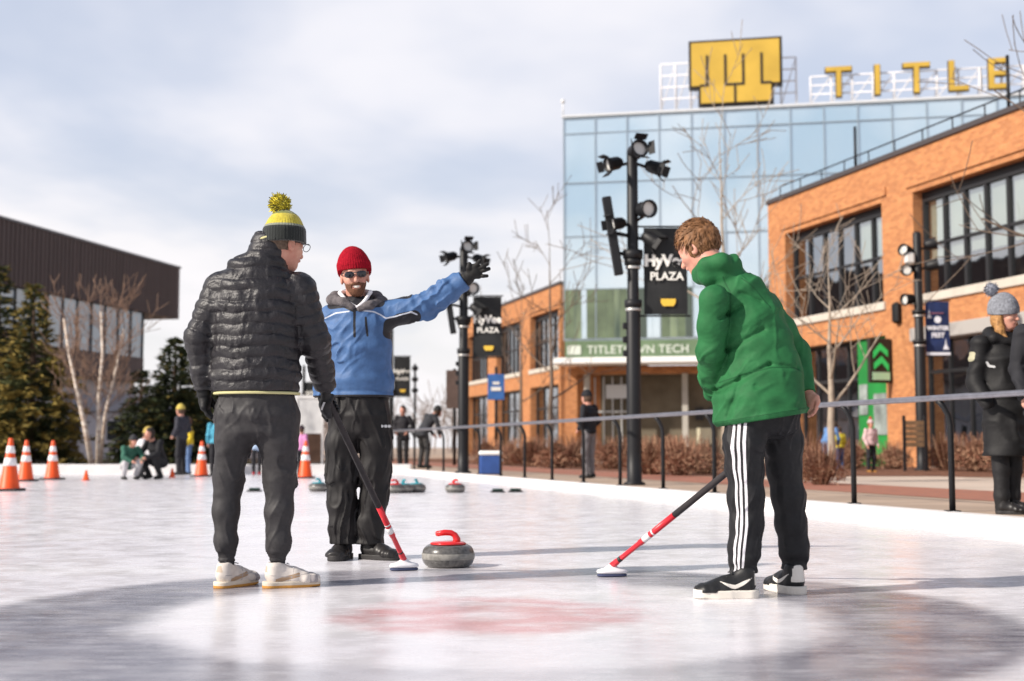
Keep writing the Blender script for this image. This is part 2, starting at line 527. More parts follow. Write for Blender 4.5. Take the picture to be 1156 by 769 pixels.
# ---- ground sheets round the rink
CONC = mat('plaza_concrete', (.44, .33, .25), rough=.85, noise=(.9, .28), bump=(40, .3, .004))
m = MB()
far = 1500
m.poly([(rail_x(-20)-.02, -20, PZ), (far, -20, PZ), (far, far, PZ), (rail_x(BACK)-.02, BACK, PZ)])
m.poly([(rail_x(BACK)-.02, BACK, PZ), (far, far, PZ), (-far, far, PZ), (-far, BACK, PZ)])
m.poly([(-far, -20, PZ), (-70, -20, PZ), (-70, BACK, PZ), (-far, BACK, PZ)])
tag(m.build('ground', CONC), kind='structure')
def strip(name, o0, o1, Y0, Y1, z, mt):
    m = MB(); n = 6
    for k in range(n):
        a, c = Y0+(Y1-Y0)*k/n, Y0+(Y1-Y0)*(k+1)/n
        m.poly([(rail_x(a)+o0, a, z), (rail_x(a)+o1, a, z), (rail_x(c)+o1, c, z), (rail_x(c)+o0, c, z)])
    return tag(m.build(name, mt), kind='structure')
PAVER = mat('brick_paving', (.27, .125, .085), rough=.9, noise=(1.6, .35), bump=(30, .3, .004))
t, b, L = nodes_of(PAVER)
br = t.nodes.new('ShaderNodeTexBrick'); br.inputs['Scale'].default_value = 4.5
br.inputs['Color1'].default_value = (.36, .14, .085, 1); br.inputs['Color2'].default_value = (.27, .11, .075, 1); br.inputs['Mortar'].default_value = (.22, .15, .12, 1)
br.inputs['Mortar Size'].default_value = .012
L(t.nodes.new('ShaderNodeTexCoord').outputs['Object'], br.inputs[0]); L(br.outputs[0], b.inputs['Base Color'])
WALK = mat('walk_concrete', (.55, .45, .37), rough=.85, noise=(.7, .22), bump=(40, .25, .004))
MULCH = mat('mulch', (.24, .105, .06), rough=1, noise=(9, .6), bump=(25, 1.0, .03))
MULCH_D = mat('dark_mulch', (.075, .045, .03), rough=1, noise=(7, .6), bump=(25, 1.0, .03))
strip('brick_paving', 1.7, 3.7, 2, 60, PZ+.004, PAVER)
strip('walkway', 3.7, 8.0, 2, 60, PZ+.004, WALK)
strip('planting_bed', 8.0, 14.4, 24, 44, PZ+.006, MULCH)
strip('plaza_bed', 3.75, 8.3, 24.6, 64, PZ+.008, MULCH)
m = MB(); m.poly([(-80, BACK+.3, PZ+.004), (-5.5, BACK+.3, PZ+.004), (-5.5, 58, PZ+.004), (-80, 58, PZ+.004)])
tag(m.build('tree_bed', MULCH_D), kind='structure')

# ---- white boards round the ice
BOARD = mat('white_board', (.70, .68, .67), rough=.6, noise=(3, .10), bump=(12, .2, .005))
rb = thing('rink_board', 'low white board along the right edge of the ice under the railing', 'rink board', (rail_x(10), 10, 0))
m = MB(); Ys = [2+k*1.55 for k in range(21)]
for a, c in zip(Ys[:-1], Ys[1:]):
    P = lambda Y, o, z: Vector((rail_x(Y)+o-rail_x(10), Y-10, z))
    c2_ = c-.006
    q = [P(a,-.17,-.02),P(a,-.03,-.02),P(c2_,-.03,-.02),P(c2_,-.17,-.02),P(a,-.155,.118),P(a,-.03,.126),P(c2_,-.03,.126),P(c2_,-.155,.118)]
    m.add(q, [(3,2,1,0),(4,5,6,7),(0,1,5,4),(1,2,6,5),(2,3,7,6),(3,0,4,7)])
m.build('board', BOARD, rb)
rb2 = thing('rink_board', 'low white board across the far end of the ice in front of the trees', 'rink board', (-20, BACK, 0))
m = MB()
for k in range(24):
    m.bbox((-46+2.6*k, 0, -.02), (-46+2.6*k+2.594 if k < 23 else 17.5, .24, .24), .012)
m.build('board', BOARD, rb2)

# ---- railing
BLACK = mat('black_paint', (.010, .010, .012), rough=.5, noise=(5, .3))
STEEL = mat('galvanised_rail', (.30, .295, .33), rough=.38, metal=.75, noise=(14, .25), bump=(60, .1, .001))
rl = thing('railing', 'long black post railing with a pale steel handrail along the rink edge', 'railing', (rail_x(10), 10, PZ))
ro = lambda Y, o, z: (rail_x(Y)+o-rail_x(10), Y-10, z)
hr = MB()
seg = [ro(Y, -.10, .955) for Y in np.linspace(2.5, 35.1, 12)]
hr.tube(seg, .027, 10)
hr.build('handrail', STEEL, rl)
k = 0
Y = 11.25-1.525*5
posts = []
while Y < 35:
    posts.append(Y); Y += 1.525
pm = MB()
pm.tube([(0, 0, -.02), (0, 0, .72), (-.012, 0, .80), (-.05, 0, .88), (-.10, 0, .935)], .026, 10)
pm.box((-.055, -.055, 0), (.055, .055, .012))
for k, Y in enumerate(posts):
    if k == 0: p0 = pm.build('post', BLACK, rl); p = p0
    else: p = p0.copy(); COL.objects.link(p); p.parent = rl
    p.location = ro(Y, 0, 0)

# ================================================================== BUILDINGS
def brick_mat(name, c1, c2, mortar):
    m = mat(name, c1, rough=.9)
    t, b, L = nodes_of(m)
    tc = t.nodes.new('ShaderNodeTexCoord'); s = t.nodes.new('ShaderNodeSeparateXYZ'); L(tc.outputs['Object'], s.inputs[0])
    ad = t.nodes.new('ShaderNodeMath'); L(s.outputs[0], ad.inputs[0]); L(s.outputs[1], ad.inputs[1])
    cm = t.nodes.new('ShaderNodeCombineXYZ'); L(ad.outputs[0], cm.inputs[0]); L(s.outputs[2], cm.inputs[1])
    br = t.nodes.new('ShaderNodeTexBrick'); br.inputs['Scale'].default_value = 4.0
    br.inputs['Color1'].default_value = (*c1, 1); br.inputs['Color2'].default_value = (*c2, 1); br.inputs['Mortar'].default_value = (*mortar, 1)
    br.inputs['Mortar Size'].default_value = .014; br.inputs['Row Height'].default_value = .3; br.inputs['Brick Width'].default_value = .9
    L(cm.outputs[0], br.inputs[0])
    nz = t.nodes.new('ShaderNodeTexNoise'); nz.inputs['Scale'].default_value = 5.0; nz.inputs['Detail'].default_value = 8; nz.inputs['Roughness'].default_value = .7
    L(tc.outputs['Object'], nz.inputs['Vector'])
    mr = t.nodes.new('ShaderNodeMapRange'); mr.inputs['From Min'].default_value = .3; mr.inputs['From Max'].default_value = .7
    mr.inputs['To Min'].default_value = .84; mr.inputs['To Max'].default_value = 1.10; L(nz.outputs['Fac'], mr.inputs[0])
    mu = t.nodes.new('ShaderNodeMixRGB'); mu.blend_type = 'MULTIPLY'; mu.inputs[0].default_value = 1
    L(br.outputs[0], mu.inputs[1]); L(mr.outputs[0], mu.inputs[2]); L(mu.outputs[0], b.inputs['Base Color'])
    bp = t.nodes.new('ShaderNodeBump'); bp.inputs['Strength'].default_value = .5; bp.inputs['Distance'].default_value = .008
    L(br.outputs['Fac'], bp.inputs['Height']); bp.invert = True; L(bp.outputs[0], b.inputs['Normal'])
    return m
BRICK = brick_mat('orange_brick', (.52, .225, .088), (.38, .15, .060), (.45, .29, .18))
FRAME = mat('dark_frame', (.022, .022, .024), rough=.45)
SILL = mat('limestone', (.55, .50, .43), rough=.8, noise=(2, .15))
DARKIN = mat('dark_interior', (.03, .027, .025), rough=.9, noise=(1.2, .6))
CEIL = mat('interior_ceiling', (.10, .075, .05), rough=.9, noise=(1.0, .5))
BLIND = mat('roller_blind', (.62, .66, .56), rough=.9, noise=(1.1, .12))
WOODY = mat('warm_beam', (.45, .22, .08), rough=.7, noise=(2, .3))
def glass_mat(name, tint, dens, rough=.02, spec_lo=.10, bumpy=.0):
    """window glass: mirror reflection by angle over a see-through tint"""
    m = bpy.data.materials.new(name); m.use_nodes = True
    t = m.node_tree; t.nodes.clear(); L = t.links.new
    tr = t.nodes.new('ShaderNodeBsdfTransparent'); tr.inputs[0].default_value = (*tint, 1)
    gl = t.nodes.new('ShaderNodeBsdfGlossy'); gl.inputs['Roughness'].default_value = rough; gl.inputs[0].default_value = (.93, .97, 1, 1)
    fr = t.nodes.new('ShaderNodeFresnel'); fr.inputs[0].default_value = 1.5
    mr = t.nodes.new('ShaderNodeMapRange'); mr.inputs['From Min'].default_value = .04; mr.inputs['From Max'].default_value = 1
    mr.inputs['To Min'].default_value = spec_lo; mr.inputs['To Max'].default_value = 1; L(fr.outputs[0], mr.inputs[0])
    mx = t.nodes.new('ShaderNodeMixShader'); L(mr.outputs[0], mx.inputs[0]); L(tr.outputs[0], mx.inputs[1]); L(gl.outputs[0], mx.inputs[2])
    if bumpy:
        tc = t.nodes.new('ShaderNodeTexCoord'); n = t.nodes.new('ShaderNodeTexNoise'); n.inputs['Scale'].default_value = .55; n.inputs['Detail'].default_value = 2
        L(tc.outputs['Object'], n.inputs['Vector']); bp = t.nodes.new('ShaderNodeBump'); bp.inputs['Strength'].default_value = bumpy; bp.inputs['Distance'].default_value = .05
        L(n.outputs['Fac'], bp.inputs['Height']); L(bp.outputs[0], gl.inputs['Normal'])
    o = t.nodes.new('ShaderNodeOutputMaterial'); L(mx.outputs[0], o.inputs[0])
    return m
GLASS = glass_mat('window_glass', (.72, .76, .76), 1, spec_lo=.42, bumpy=.35)

RZ = math.atan2(-1, .2853)                                  # local x runs along the front towards the camera, -y faces the plaza
def wall_with_holes(m, x0, x1, z0, z1, holes, th, y0=0.0):
    """front wall made of butted boxes round rectangular openings"""
    xs = sorted({x0, x1, *[h[0] for h in holes], *[h[1] for h in holes]})
    for a, c in zip(xs[:-1], xs[1:]):
        mid = (a+c)/2
        hs = sorted([(h[2], h[3]) for h in holes if h[0] < mid < h[1]])
        z = z0
        for lo, hi in hs:
            if lo > z: m.box((a, y0, z), (c, y0+th, lo))
            z = hi
        if z < z1: m.box((a, y0, z), (c, y0+th, z1))
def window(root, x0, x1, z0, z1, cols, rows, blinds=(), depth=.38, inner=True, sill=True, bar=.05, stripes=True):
    """framed window set back in its opening; blinds = [(col, row_from_top 0..1 low edge)]"""
    f = MB(); y = depth
    w = .09
    f.box((x0, y-.08, z0), (x0+w, y+.08, z1)); f.box((x1-w, y-.08, z0), (x1, y+.08, z1))
    f.box((x0+w, y-.08, z1-.28), (x1-w, y+.08, z1)); f.box((x0+w, y-.08, z0), (x1-w, y+.08, z0+.07))
    zi1 = z1-.28
    for k in range(1, cols):
        x = x0+w+(x1-x0-2*w)*k/cols
        f.box((x-bar, y-.07, z0+.07), (x+bar, y+.07, zi1))
    for r in rows:
        z = z0+.07+(zi1-z0-.07)*r
        for k in range(cols):
            a = x0+w+(x1-x0-2*w)*k/cols+(bar if k else 0); c = x0+w+(x1-x0-2*w)*(k+1)/cols-(bar if k < cols-1 else 0)
            f.box((a, y-.06, z-bar*.8), (c, y+.06, z+bar*.8))
    fo = f.build('window', FRAME, root)
    p = MB(); p.poly([(x0+.03, y, z0+.02), (x1-.03, y, z0+.02), (x1-.03, y, z1-.2), (x0+.03, y, z1-.2)])
    p.build('pane', GLASS, fo)
    if blinds:
        bl = MB()
        for k, fr in blinds:
            a = x0+w+(x1-x0-2*w)*k/cols+bar+.01; c = x0+w+(x1-x0-2*w)*(k+1)/cols-bar-.01
            zb = zi1-(zi1-z0)*fr
            bl.box((a, y+.10, zb), (c, y+.115, zi1))
        bl.build('blind', BLIND, fo)
    if sill:
        s = MB(); s.bbox((x0-.12, -.07, z0-.24), (x1+.12, depth-.085, z0-.003), .015)
        s.build('sill', SILL, fo)
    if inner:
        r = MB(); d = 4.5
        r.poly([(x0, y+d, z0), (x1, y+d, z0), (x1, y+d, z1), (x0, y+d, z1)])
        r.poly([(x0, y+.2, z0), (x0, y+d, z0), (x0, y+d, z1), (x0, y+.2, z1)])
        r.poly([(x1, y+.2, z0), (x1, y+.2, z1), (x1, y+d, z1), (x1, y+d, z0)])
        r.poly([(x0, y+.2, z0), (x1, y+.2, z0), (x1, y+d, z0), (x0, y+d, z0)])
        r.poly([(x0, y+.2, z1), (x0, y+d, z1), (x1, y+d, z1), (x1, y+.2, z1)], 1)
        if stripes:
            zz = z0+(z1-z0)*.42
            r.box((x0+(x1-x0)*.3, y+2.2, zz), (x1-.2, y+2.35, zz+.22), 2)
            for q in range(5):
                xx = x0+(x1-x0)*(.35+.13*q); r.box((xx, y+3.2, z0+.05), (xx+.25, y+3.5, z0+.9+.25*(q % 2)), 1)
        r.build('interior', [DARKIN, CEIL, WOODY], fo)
    return fo
def storefront(root, x0, x1, z1, cols, name='storefront'):
    f = MB(); y = .42; z0 = .0
    f.box((x0, y-.06, z0), (x0+.08, y+.06, z1)); f.box((x1-.08, y-.06, z0), (x1, y+.06, z1))
    f.box((x0+.08, y-.06, z1-.12), (x1-.08, y+.06, z1)); f.box((x0+.08, y-.06, z0), (x1-.08, y+.06, z0+.25))
    for k in range(1, cols):
        x = x0+.08+(x1-x0-.16)*k/cols; f.box((x-.035, y-.055, z0+.25), (x+.035, y+.055, z1-.12))
    f.box((x0+.081, y-.05, 2.55), (x1-.081, y+.05, 2.65))
    fo = f.build(name, FRAME, root)
    p = MB(); p.poly([(x0+.03, y, .02), (x1-.03, y, .02), (x1-.03, y, z1-.02), (x0+.03, y, z1-.02)]); p.build('pane', GLASS, fo)
    r = MB(); d = 5
    r.poly([(x0, y+d, z0), (x1, y+d, z0), (x1, y+d, z1), (x0, y+d, z1)])
    r.poly([(x0, y+.2, z0), (x0, y+d, z0), (x0, y+d, z1), (x0, y+.2, z1)])
    r.poly([(x1, y+.2, z0), (x1, y+.2, z1), (x1, y+d, z1), (x1, y+d, z0)])
    r.poly([(x0, y+.2, z1), (x0, y+d, z1), (x1, y+d, z1), (x1, y+.2, z1)], 1)
    r.poly([(x0, y+.2, z0+.01), (x1, y+.2, z0+.01), (x1, y+d, z0+.01), (x0, y+d, z0+.01)], 1)
    for q in range(cols):
        xx = x0+(x1-x0)*(q+.3)/cols
        r.box((xx, y+1.5+(q % 3)*.6, .02), (xx+.5, y+2.0+(q % 3)*.6, .8+.3*(q % 2)), 1 if q % 2 else 2)
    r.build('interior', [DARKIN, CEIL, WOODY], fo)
    return fo

def brick_building(name, label, loc, x0, x1, H, uppers, lowers, depth, upz=(4.72, 7.62), lowz=3.75):
    root = thing(name, label, 'building', loc, RZ)
    holes = [(a, c, *upz) for a, c, *_ in uppers] + [(a, c, 0, lowz) for a, c, *_ in lowers]
    m = MB()
    wall_with_holes(m, x0, x1, 0, H-.25, holes, .42)
    m.box((x0, .42, 0), (x0+.4, depth, H-.25)); m.box((x1-.4, .42, 0), (x1, depth, H-.25))
    m.box((x0+.4, depth-.4, 0), (x1-.4, depth, H-.25))
    for a, c, *_ in uppers:                                  # raised brick band round each bay
        m.box((a-.28, -.06, upz[1]+.16), (c+.28, -.002, upz[1]+.42))
    m.build('wall', BRICK, root)
    r = MB(); r.bbox((x0-.05, -.07, H-.25), (x1+.05, depth+.05, H-.10), .01)
    r.build('coping', mat('dark_coping', (.06, .05, .05), rough=.5), root)
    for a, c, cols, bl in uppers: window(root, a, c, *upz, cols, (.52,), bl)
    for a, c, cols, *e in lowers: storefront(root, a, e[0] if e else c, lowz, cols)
    return root
C0 = (front_x(45.0), 45.0, PZ)
bR = brick_building('brick_building', 'large orange brick building with roof railing at right behind the railing', C0, 0, 27, 9.06,
    [(1.2, 7.15, 6, [(4, .50), (5, .46)]), (8.75, 15.3, 7, [(k, .62+.02*(k % 2)) for k in range(7)]), (16.9, 23.4, 7, [(0, .6), (2, .5), (3, .6)])],
    [(1.6, 7.2, 4, 5.45), (8.75, 15.3, 7), (16.9, 23.4, 6)], 14)
# lintel band over the right shop front, rooftop railing, poles, wall lamp, green shop panel
m = MB(); m.bbox((8.6, -.12, 3.45), (15.5, .35, 3.82), .02); m.build('lintel', mat('grey_lintel', (.36, .34, .32), rough=.6), bR)
m = MB()
for k in range(19):
    x = .25+k*1.42; m.tube([(x, .35, 8.9), (x, .35, 9.42)], .022, 6)
m.tube([(.25, .35, 9.42), (25.8, .35, 9.42)], .022, 6)
m.build('roof_railing', BLACK, bR)
for x, h in ((4.25, 10.6), (11.85, 10.7)):
    m = MB(); m.tube([(x, .9, 8.9), (x, .9, h)], [.05, .045], 8); m.build('roof_pole', BLACK, bR)
m = MB(); m.bbox((7.82, -.2, 4.02), (8.1, -.002, 4.62), .06); m.build('wall_lamp', BLACK, bR)
GREENP = mat('green_panel', (.02, .25, .05), rough=.5, noise=(.8, .35))
m = MB(); m.box((5.46, .12, .0), (7.19, .40, 3.74)); m.build('shop_panel', GREENP, bR)
m = MB(); m.box((6.35, .085, .9), (7.05, .117, 2.1)); m.build('poster', mat('pale_poster', (.33, .38, .36), rough=.6, noise=(2.5, .6)), bR)
m = MB(); m.box((5.55, .085, 1.5), (6.0, .117, 2.4)); m.build('poster', mat('pale_poster', ()), bR)

bL = brick_building('brick_building', 'smaller looking orange brick building past the glass tower in the centre', (front_x(67.15), 67.15, PZ), -21.5, 0, 9.06,
    [(-5.3, -.25, 6, []), (-12.3, -7.3, 6, []), (-19.3, -14.3, 6, [])],
    [(-5.3, -.25, 4), (-12.3, -7.3, 4), (-19.3, -14.3, 4)], 2.4)

# ---- glass building
GX, GY = 2.62, 66.9
grz = math.atan2(-.2, 1.0)
G = thing('glass_building', 'tall pale blue glass building behind the brick fronts with gold signs on its roof', 'building', (GX, GY, PZ), grz)
CURT = bpy.data.materials.new('curtain_glass'); CURT.use_nodes = True
t, b, L = nodes_of(CURT)
b.inputs['Base Color'].default_value = (.16, .30, .38, 1); b.inputs['Roughness'].default_value = .04; b.inputs['Metallic'].default_value = .0
b.inputs['Specular IOR Level'].default_value = 1.0; b.inputs['IOR'].default_value = 2.6; b.inputs['Specular Tint'].default_value = (.90, .97, 1, 1)
tcn = t.nodes.new('ShaderNodeTexCoord'); n1 = t.nodes.new('ShaderNodeTexNoise'); n1.inputs['Scale'].default_value = .28; n1.inputs['Detail'].default_value = 2
L(tcn.outputs['Object'], n1.inputs['Vector'])
bpn = t.nodes.new('ShaderNodeBump'); bpn.inputs['Strength'].default_value = .5; bpn.inputs['Distance'].default_value = .12
L(n1.outputs['Fac'], bpn.inputs['Height']); L(bpn.outputs[0], b.inputs['Normal'])
cr = t.nodes.new('ShaderNodeMixRGB'); cr.inputs[1].default_value = (.27, .40, .50, 1); cr.inputs[2].default_value = (.56, .64, .69, 1)
n2 = t.nodes.new('ShaderNodeTexNoise'); n2.inputs['Scale'].default_value = .11; n2.inputs['Detail'].default_value = 3
L(tcn.outputs['Object'], n2.inputs['Vector'])
rmp = t.nodes.new('ShaderNodeMapRange'); rmp.inputs['From Min'].default_value = .38; rmp.inputs['From Max'].default_value = .62; L(n2.outputs['Fac'], rmp.inputs[0])
L(rmp.outputs[0], cr.inputs[0]); L(cr.outputs[0], b.inputs['Base Color'])
GH = 17.45; GWd = 30.0
m = MB(); m.box((0, .06, 5.95), (GWd, 14, GH-.12)); rg = random.Random(5)
zs_ = [GH-.16, GH-.95, 13.95, 11.2, 8.5, 5.95]
for k in range(18):
    a, c = k*1.62+.03, min((k+1)*1.62, GWd)+.03
    for z1_, z0_ in zip(zs_[:-1], zs_[1:]):
        e = [rg.uniform(-.014, .014) for _ in range(4)]
        m.poly([(a, .02+e[0], z0_), (c, .02+e[1], z0_), (c, .02+e[1]+e[2], z1_), (a, .02+e[0]+e[2], z1_)])
m.build('glass_wall', CURT, G)
MULL = mat('pale_mullion', (.32, .38, .42), rough=.4, metal=.4)
zl = [GH-.16, GH-.95, 13.95, 11.2, 8.5, 5.9]
m = MB(); x = 0.0
xs = [min(k*1.62, GWd-.05) for k in range(19)]
for x in xs: m.box((x, -.05, 5.9), (x+.04, -.002, GH))
for z in zl:
    for a, c in zip(xs[:-1], xs[1:]): m.box((a+.04, -.045, z-.02), (c, -.002, z+.02))
m.build('mullion', MULL, G)
m = MB(); m.bbox((-.06, -.08, GH-.1), (GWd+.06, 14.05, GH+.03), .01); m.build('coping', mat('pale_coping', (.60, .62, .64), rough=.5), G)
m = MB(); m.tube([(-.02, .1, GH), (-.02, .1, GH+.7)], .04, 6); m.lathe([(0, GH+.66), (.10, GH+.70), (.12, GH+.78), (.08, GH+.88), (0, GH+.92)], 12, 0, Matrix.Translation((-.02, .1, 0)))
m.build('roof_light', mat('white_fitting', (.7, .7, .7), rough=.5), G)
# storey with green reflections coloured into its panes, name band, canopy, entrance
LOWG = mat('green_reflection_glass', (.26, .32, .19), rough=.08, noise=(.55, .85), color2=(.035, .06, .045), stretch=(2.2, 1, .5), spec=.7)
m = MB(); rg2 = random.Random(9)
for k in range(8):
    a, c = k*1.62+.06, (k+1)*1.62
    cuts = [0, rg2.uniform(.25, .4), rg2.uniform(.5, .62), rg2.uniform(.7, .85), 1]
    for q in range(4):
        m.box((a+(c-a)*cuts[q], -.04, 6.0), (a+(c-a)*cuts[q+1]-.012, -.004, 8.46), rg2.choice((0, 1, 1, 2, 3, 3)))
lg = m.build('lower_glass', [LOWG, CURT, mat('dark_glass', (.05, .07, .05), rough=.06, spec=.9), mat('dull_reflection_glass', (.15, .20, .11), rough=.07, noise=(.8, .5), spec=.8)], G)
m = MB(); m.box((.1, -.30, 4.95), (9.5, -.006, 5.86)); sg = m.build('sign_band', mat('green_sign_band', (.16, .23, .13), rough=.35, noise=(.9, .35)), G)
MT = lambda x, y, z: Matrix.Translation((x, y, z)) @ Matrix.Rotation(math.pi/2, 4, 'X')
LETW = mat('white_letters', (.58, .61, .53), rough=.5)
m = MB(); add_text(m, 'TITLETOWN', .58, MT(2.92, -.32, 5.38), bold=.006, extrude=.015, spacing=1.04)
m.build('lettering', LETW, sg); m = MB(); add_text(m, 'TECH', .58, MT(5.55, -.32, 5.38), bold=.006, extrude=.015, spacing=1.04)
m.build('lettering', LETW, sg); m = MB(); m.bbox((.22, -.34, 5.16), (.92, -.302, 5.64), .05); m.build('emblem_plate', LETW, sg)
m = MB(); m.bbox((-.3, -1.8, 4.62), (9.8, -.01, 4.92), .03); m.build('canopy', mat('white_canopy', (.80, .80, .78), rough=.5), G)
m = MB()
m.box((.0, .3, 0), (.62, .9, 4.6)); m.box((.62, .3, 4.2), (9.8, .9, 4.6))
m.build('entrance_wall', BRICK, G)
PALE = mat('pale_column', (.45, .43, .38), rough=.7, noise=(1, .2))
m = MB()
for x in (1.0, 3.45, 5.9): m.box((x, .1, 0), (x+.28, .38, 4.19))
m.build('column', PALE, G)
m = MB(); m.box((.63, 1.2, 0), (10, 1.3, 4.6)); m.build('lobby_wall', mat('lobby', (.20, .17, .12), rough=.8, noise=(.7, .5)), G)
m = MB()
for k in range(5):
    x = 1.4+k*.45; m.box((x, 1.0, 0), (x+.06, 1.19, 4.1))
m.box((1.4, 1.0, 2.3), (3.3, 1.18, 2.38)); m.box((2.0, .95, 3.0), (3.2, .99, 3.7))
m.build('door_frame', mat('aluminium', (.55, .56, .55), rough=.4, metal=.3), G)
m = MB()
for k in range(4): m.box((6.5+k*.62, 1.05, 1.9), (6.9+k*.62, 1.19, 2.5))
m.build('lobby_window', FRAME, G)
m = MB(); m.box((6.55, 1.0, .7), (7.3, 1.04, 1.5)); m.build('lobby_notice', mat('lobby_notice', (.62, .58, .42), rough=.6), G)

# ---- rooftop sign
GOLD = mat('gold_panel', (.62, .40, .06), rough=.5, noise=(.6, .22), bump=(8, .1, .01))
SBLK = mat('sign_edge', (.03, .025, .02), rough=.5)
WHT = mat('white_lattice', (.72, .70, .71), rough=.5)
sgn = thing('rooftop_sign', 'large gold emblem and letters on a white lattice atop the glass building', 'sign', (GX, GY, PZ+GH), grz)
m = MB()
def lattice(x0, x1, z1, nx, nz):
    for k in range(nx+1):
        x = x0+(x1-x0)*k/nx
        m.tube([(x, .55, .03), (x, .55, z1)], .05, 5); m.tube([(x, 1.5, .03), (x, .55, z1*.9)], .04, 5)
    for k in range(nz+1):
        z = .15+(z1-.15)*k/nz
        m.tube([(x0, .55, z), (x1, .55, z)], .042, 5)
    for k in range(nx):
        a, c = x0+(x1-x0)*k/nx, x0+(x1-x0)*(k+1)/nx
        m.tube([(a, .55, .1), (c, .55, z1)], .03, 5)
lattice(4.95, 11.7, 2.55, 9, 4); lattice(12.4, 29.5, 1.5, 17, 3)
m.build('support_frame', WHT, sgn)
# emblem: two joined blocky letters
E = [(0, 3.22), (4.35, 3.22), (4.35, 1.02), (3.92, 1.02), (3.92, .12), (.46, .12), (.46, 1.02), (0, 1.02)]
ex, ez = 6.55, .12
m = MB()
g = .13
def out(p): return (p[0]+(g if p[0] > 2.17 else -g), p[1]+(g if p[1] > 1.1 else -g))
m.prism([out(p) for p in E], lambda x, z: Vector((ex+x, -.12, ez+z)), lambda x, z: Vector((ex+x, .30, ez+z)))
m.build('emblem_backing', SBLK, sgn)
m = MB()
m.prism(E, lambda x, z: Vector((ex+x, -.20, ez+z)), lambda x, z: Vector((ex+x, -.125, ez+z)))
em = m.build('emblem', GOLD, sgn)
m = MB()
def bar(x0, z0, x1, z1): m.box((ex+x0, -.235, ez+z0), (ex+x1, -.203, ez+z1))
bar(.725, 1.08, .835, 2.55); bar(.42, .97, .835, 1.08); m.build('emblem_line', SBLK, em); m = MB()
bar(1.625, 1.08, 1.735, 2.55); bar(2.505, 1.08, 2.615, 2.55); bar(1.625, .97, 2.615, 1.08); bar(2.10, .12, 2.20, .97)
m.build('emblem_line', SBLK, em); m = MB()
bar(3.405, 1.08, 3.515, 2.55); bar(3.405, .97, 3.95, 1.08); m.build('emblem_line', SBLK, em)
lx = [13.75, 15.6, 17.45, 19.35, 21.2, 23.3, 25.2, 27.1, 29.0]
for ch, x in zip('TITLETOWN', lx):
    m = MB(); M = MT(x, .25, 1.02); add_text(m, ch, 2.12, M, bold=.015, extrude=.11)
    lt = m.build('letter', GOLD, sgn)
    m = MB(); add_text(m, ch, 2.12, Matrix.Translation((0, .17, 0)) @ M, bold=.06, extrude=.05); m.build('letter_edge', SBLK, lt)

# ---- dark building on the left
LB = thing('dark_building', 'long dark brown clad building with a glazed overhang behind the left trees', 'building', (-31.8, 35.0, PZ), math.atan2(1, .227))
CLAD = mat('brown_cladding', (.105, .078, .074), rough=.65, noise=(.5, .25), stretch=(6, 1, .15))
Lx = (83-35)*1.0254
m = MB(); y0 = 0
m.box((0, 0, 8.55), (Lx, 16, 11.75))
m.build('wall', CLAD, LB)
m = MB(); n = int(Lx/.38)
for k in range(n): m.box((k*.38, -.05, 8.552), (k*.38+.09, -.002, 11.74))
m.build('cladding_rib', CLAD, LB)
m = MB(); m.box((-.05, -.09, 11.75), (Lx+.05, 16.05, 11.86)); m.build('coping', mat('grey_coping', (.2, .2, .21), rough=.5), LB)
gx1 = (79-35)*1.0254
m = MB(); m.box((0, .25, 5.85), (gx1, 15, 8.549))
LGL = mat('cool_glass', (.22, .27, .33), rough=.06, noise=(.25, .5), spec=1.0); LGL.node_tree.nodes['Principled BSDF'].inputs['IOR'].default_value = 1.9
m.build('window_band', LGL, LB)
m = MB(); n = int(gx1/1.45)
for k in range(n+1):
    m = MB(); m.box((gx1-k*1.45-.06, .17, 5.84), (gx1-k*1.45, .247, 8.548)); m.build('window_post', FRAME, LB)
m = MB(); m.box((0, .2, 4.4), (gx1+.1, 15, 5.84)); m.build('spandrel', CLAD, LB)
m = MB(); m.box((0, .6, 0), (gx1-.2, 15, 4.39)); m.build('base_wall', mat('pale_base_wall', (.50, .47, .47), rough=.8, noise=(.35, .55)), LB)
# ================================================================== VEGETATION
def twigs(mb, base, d, length, r, depth, rng, kids=3, spread=.55, up=.12, n=5, minr=.004, seg=4, lens=(.55, .8), start=.35):
    p = Vector(base); d = Vector(d).normalized(); pts = [p.copy()]; rs = [r]
    for i in range(seg):
        d = (d + Vector((rng.uniform(-1,1), rng.uniform(-1,1), rng.uniform(-1,1)))*.10 + Vector((0,0,up*.4))).normalized()
        p = p + d*length/seg; pts.append(p.copy()); rs.append(max(minr, r*(1-.62*(i+1)/seg)))
    mb.tube(pts, rs, n if depth > 1 else max(3, n-2), cap=False)
    if depth <= 0: return
    for k in range(kids):
        f = start+(1-start)*(k+rng.random())/kids
        i = min(int(f*seg), seg-1); q = pts[i].lerp(pts[i+1], f*seg-i)
        a = rng.uniform(0, 2*math.pi); o = d.orthogonal().normalized(); o = Matrix.Rotation(a, 3, d) @ o
        nd = (d*(1-spread)+o*spread*1.2+Vector((0,0,up))).normalized()
        twigs(mb, q, nd, length*rng.uniform(*lens), max(minr, rs[i]*.55), depth-1, rng, kids, spread, up, max(3, n-1), minr, seg, lens, start)

BARK = mat('bare_bark', (.20, .15, .115), rough=.9, noise=(9, .4))
PBARK = mat('pale_bark', (.40, .33, .26), rough=.9, noise=(8, .3))
BIRCH = mat('birch_bark', (.80, .72, .63), rough=.8, noise=(5, .5), color2=(.42, .30, .22), stretch=(1, 1, 2.5))
RTWIG = mat('red_twig', (.30, .19, .135), rough=.95, noise=(2, .4))

